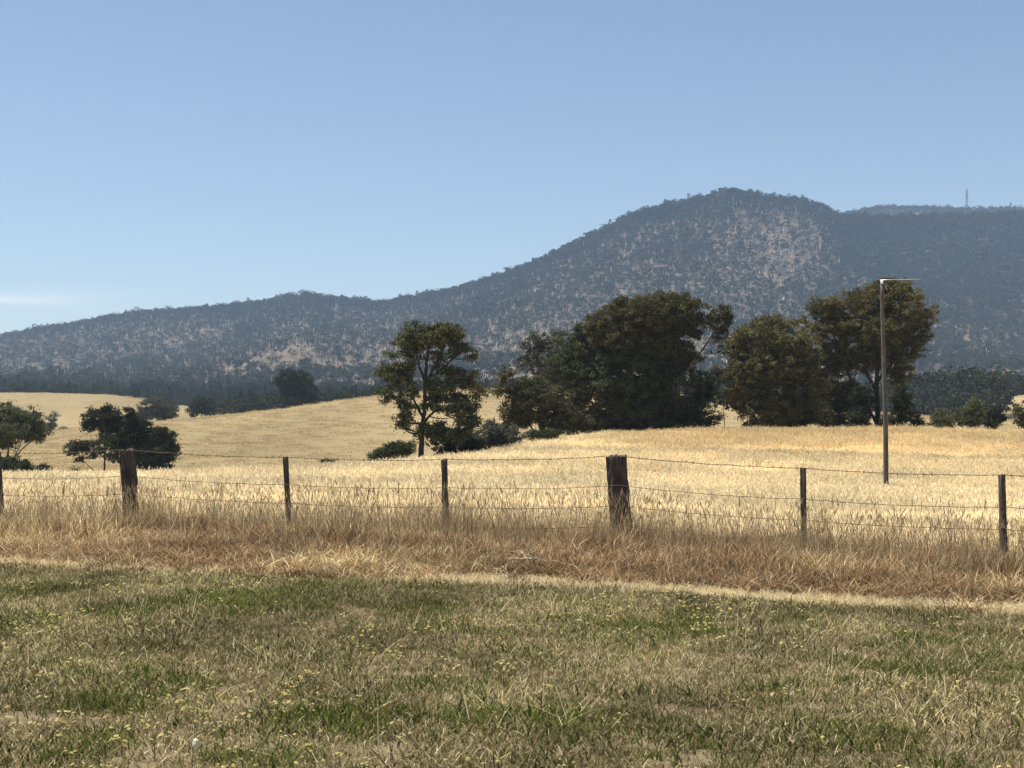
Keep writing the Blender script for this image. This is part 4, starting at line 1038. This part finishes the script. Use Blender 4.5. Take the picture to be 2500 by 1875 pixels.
# fallen dead branches in front of the verge
def branch(label, pts, r_, Yd0):
    P = []
    for px, row in pts:
        Yd = EYE * F / (row - HOR); P.append(np.array([(px - PX0) / F * Yd, Yd, 0]))
    P = np.array(P); z = zat(P[:, 0], P[:, 1]) + .05; P[:, 2] = z + np.abs(np.sin(np.arange(len(P)) * 2.1)) * .08
    o_ = P[0].copy(); P = P - o_
    tt_ = np.linspace(0, 1, len(P)); tq = np.linspace(0, 1, 14); S = pchip(tt_, P, tq) + R.normal(0, .008, (14, 3))
    g = Geo(); g.tube(S, r_ * (1 - .7 * tq), 6)
    e = put('fallen_branch', None, loc=o_, label=label, cat='branch')
    put('stem', g.mesh('stem', M_STICK), e)
    for q in range(5):
        k = R.integers(3, 12); dv = np.array([R.normal(0, .3), R.normal(0, .2), R.uniform(.05, .25)])
        g = Geo(); g.tube(np.array([S[k], S[k] + dv * .5 + (0, 0, .03), S[k] + dv]), np.array([r_ * .45, r_ * .3, r_ * .12]), 5); put('twig', g.mesh('twig', M_STICK), e)
branch('pale dead branch lying in the verge left of the dark strainer post', [(1235, 1372), (1290, 1386), (1350, 1388), (1430, 1398)], .016, 18)
branch('thin pale stick lying in the brown grass right of the grey strainer post', [(312, 1358), (350, 1345), (400, 1330)], .010, 18)

# dark seeding dock weeds standing in the golden grass behind the fence
def dock(me=None):
    rg = np.random.default_rng(88); g = Geo()
    g.tube(np.array([(0, 0, -.05), (.01, 0, .45), (.03, .01, .95)]), np.array([.006, .005, .003]), 4)
    for q in range(5):
        z0 = .6 + .07 * q; an = q * 2.4
        g.tube(np.array([(.02, 0, z0), (.02 + .05 * math.cos(an), .05 * math.sin(an), z0 + .08)]), np.array([.006, .012]), 4)
    for q in range(26):
        c = np.array([.025 + rg.normal(0, .02), rg.normal(0, .02), rg.uniform(.62, .98)]); g.box(c, (.02, .02, .03))
    return g.mesh('dock_weed', plain_mat('dock_seed', (.085, .05, .03), .9))
dm = dock()
DOCK = {150: 'midway between the left edge post and the grey strainer post', 252: 'just left of the grey strainer post', 541: 'left one of two between the grey strainer and next slim post',
        582: 'right one of two between the grey strainer and next slim post', 872: 'left one of three before the slim post with straw', 893: 'middle one of three before the slim post with straw',
        975: 'right one of three before the slim post with straw', 1370: 'left of the dark strainer post', 1802: 'between the dark strainer and the next slim post',
        2035: 'left one of a close pair before the power pole', 2048: 'right one of a close pair before the power pole', 2398: 'left of the slim post nearest the right edge'}
for px, where in DOCK.items():
    Yd = R.uniform(31, 44); X_ = (px - PX0) / F * Yd
    o = put('dock_weed', dm, loc=(X_, Yd, float(zat(np.array([X_]), np.array([Yd]))[0])), label='dark dock stalk ' + where, cat='weed', group='dock stalks in the golden grass')
    o.rotation_euler = (R.normal(0, .1), R.normal(0, .12), R.random() * 6); s = R.uniform(.62, .85); o.scale = (s * .7, s * .7, s)

# a white stone in the lawn
Yd = EYE * F / (1846 - HOR); X_ = (478 - PX0) / F * Yd
rg = np.random.default_rng(5); th = np.arange(9) / 9 * 2 * np.pi
V = []
for ph, zr in ((.9, -.012), (1.0, .006), (.75, .022), (.3, .031)):
    V += [(.017 * ph * math.cos(a) * rg.uniform(.85, 1.15), .014 * ph * math.sin(a) * rg.uniform(.85, 1.15), zr + rg.normal(0, .0015)) for a in th]
Q = [(i_ * 9 + j_, i_ * 9 + (j_ + 1) % 9, (i_ + 1) * 9 + (j_ + 1) % 9, (i_ + 1) * 9 + j_) for i_ in range(3) for j_ in range(9)]
T = [(27 + j_, 27 + (j_ + 1) % 9, 36) for j_ in range(9)]; V.append((0, 0, .033))
put('white_stone', mesh_np('white_stone', V, Q, T, M_STONE), loc=(X_, Yd, float(zat(np.array([X_]), np.array([Yd]))[0]) + .05), label='small white stone lying on the lawn near the bottom edge', cat='stone')
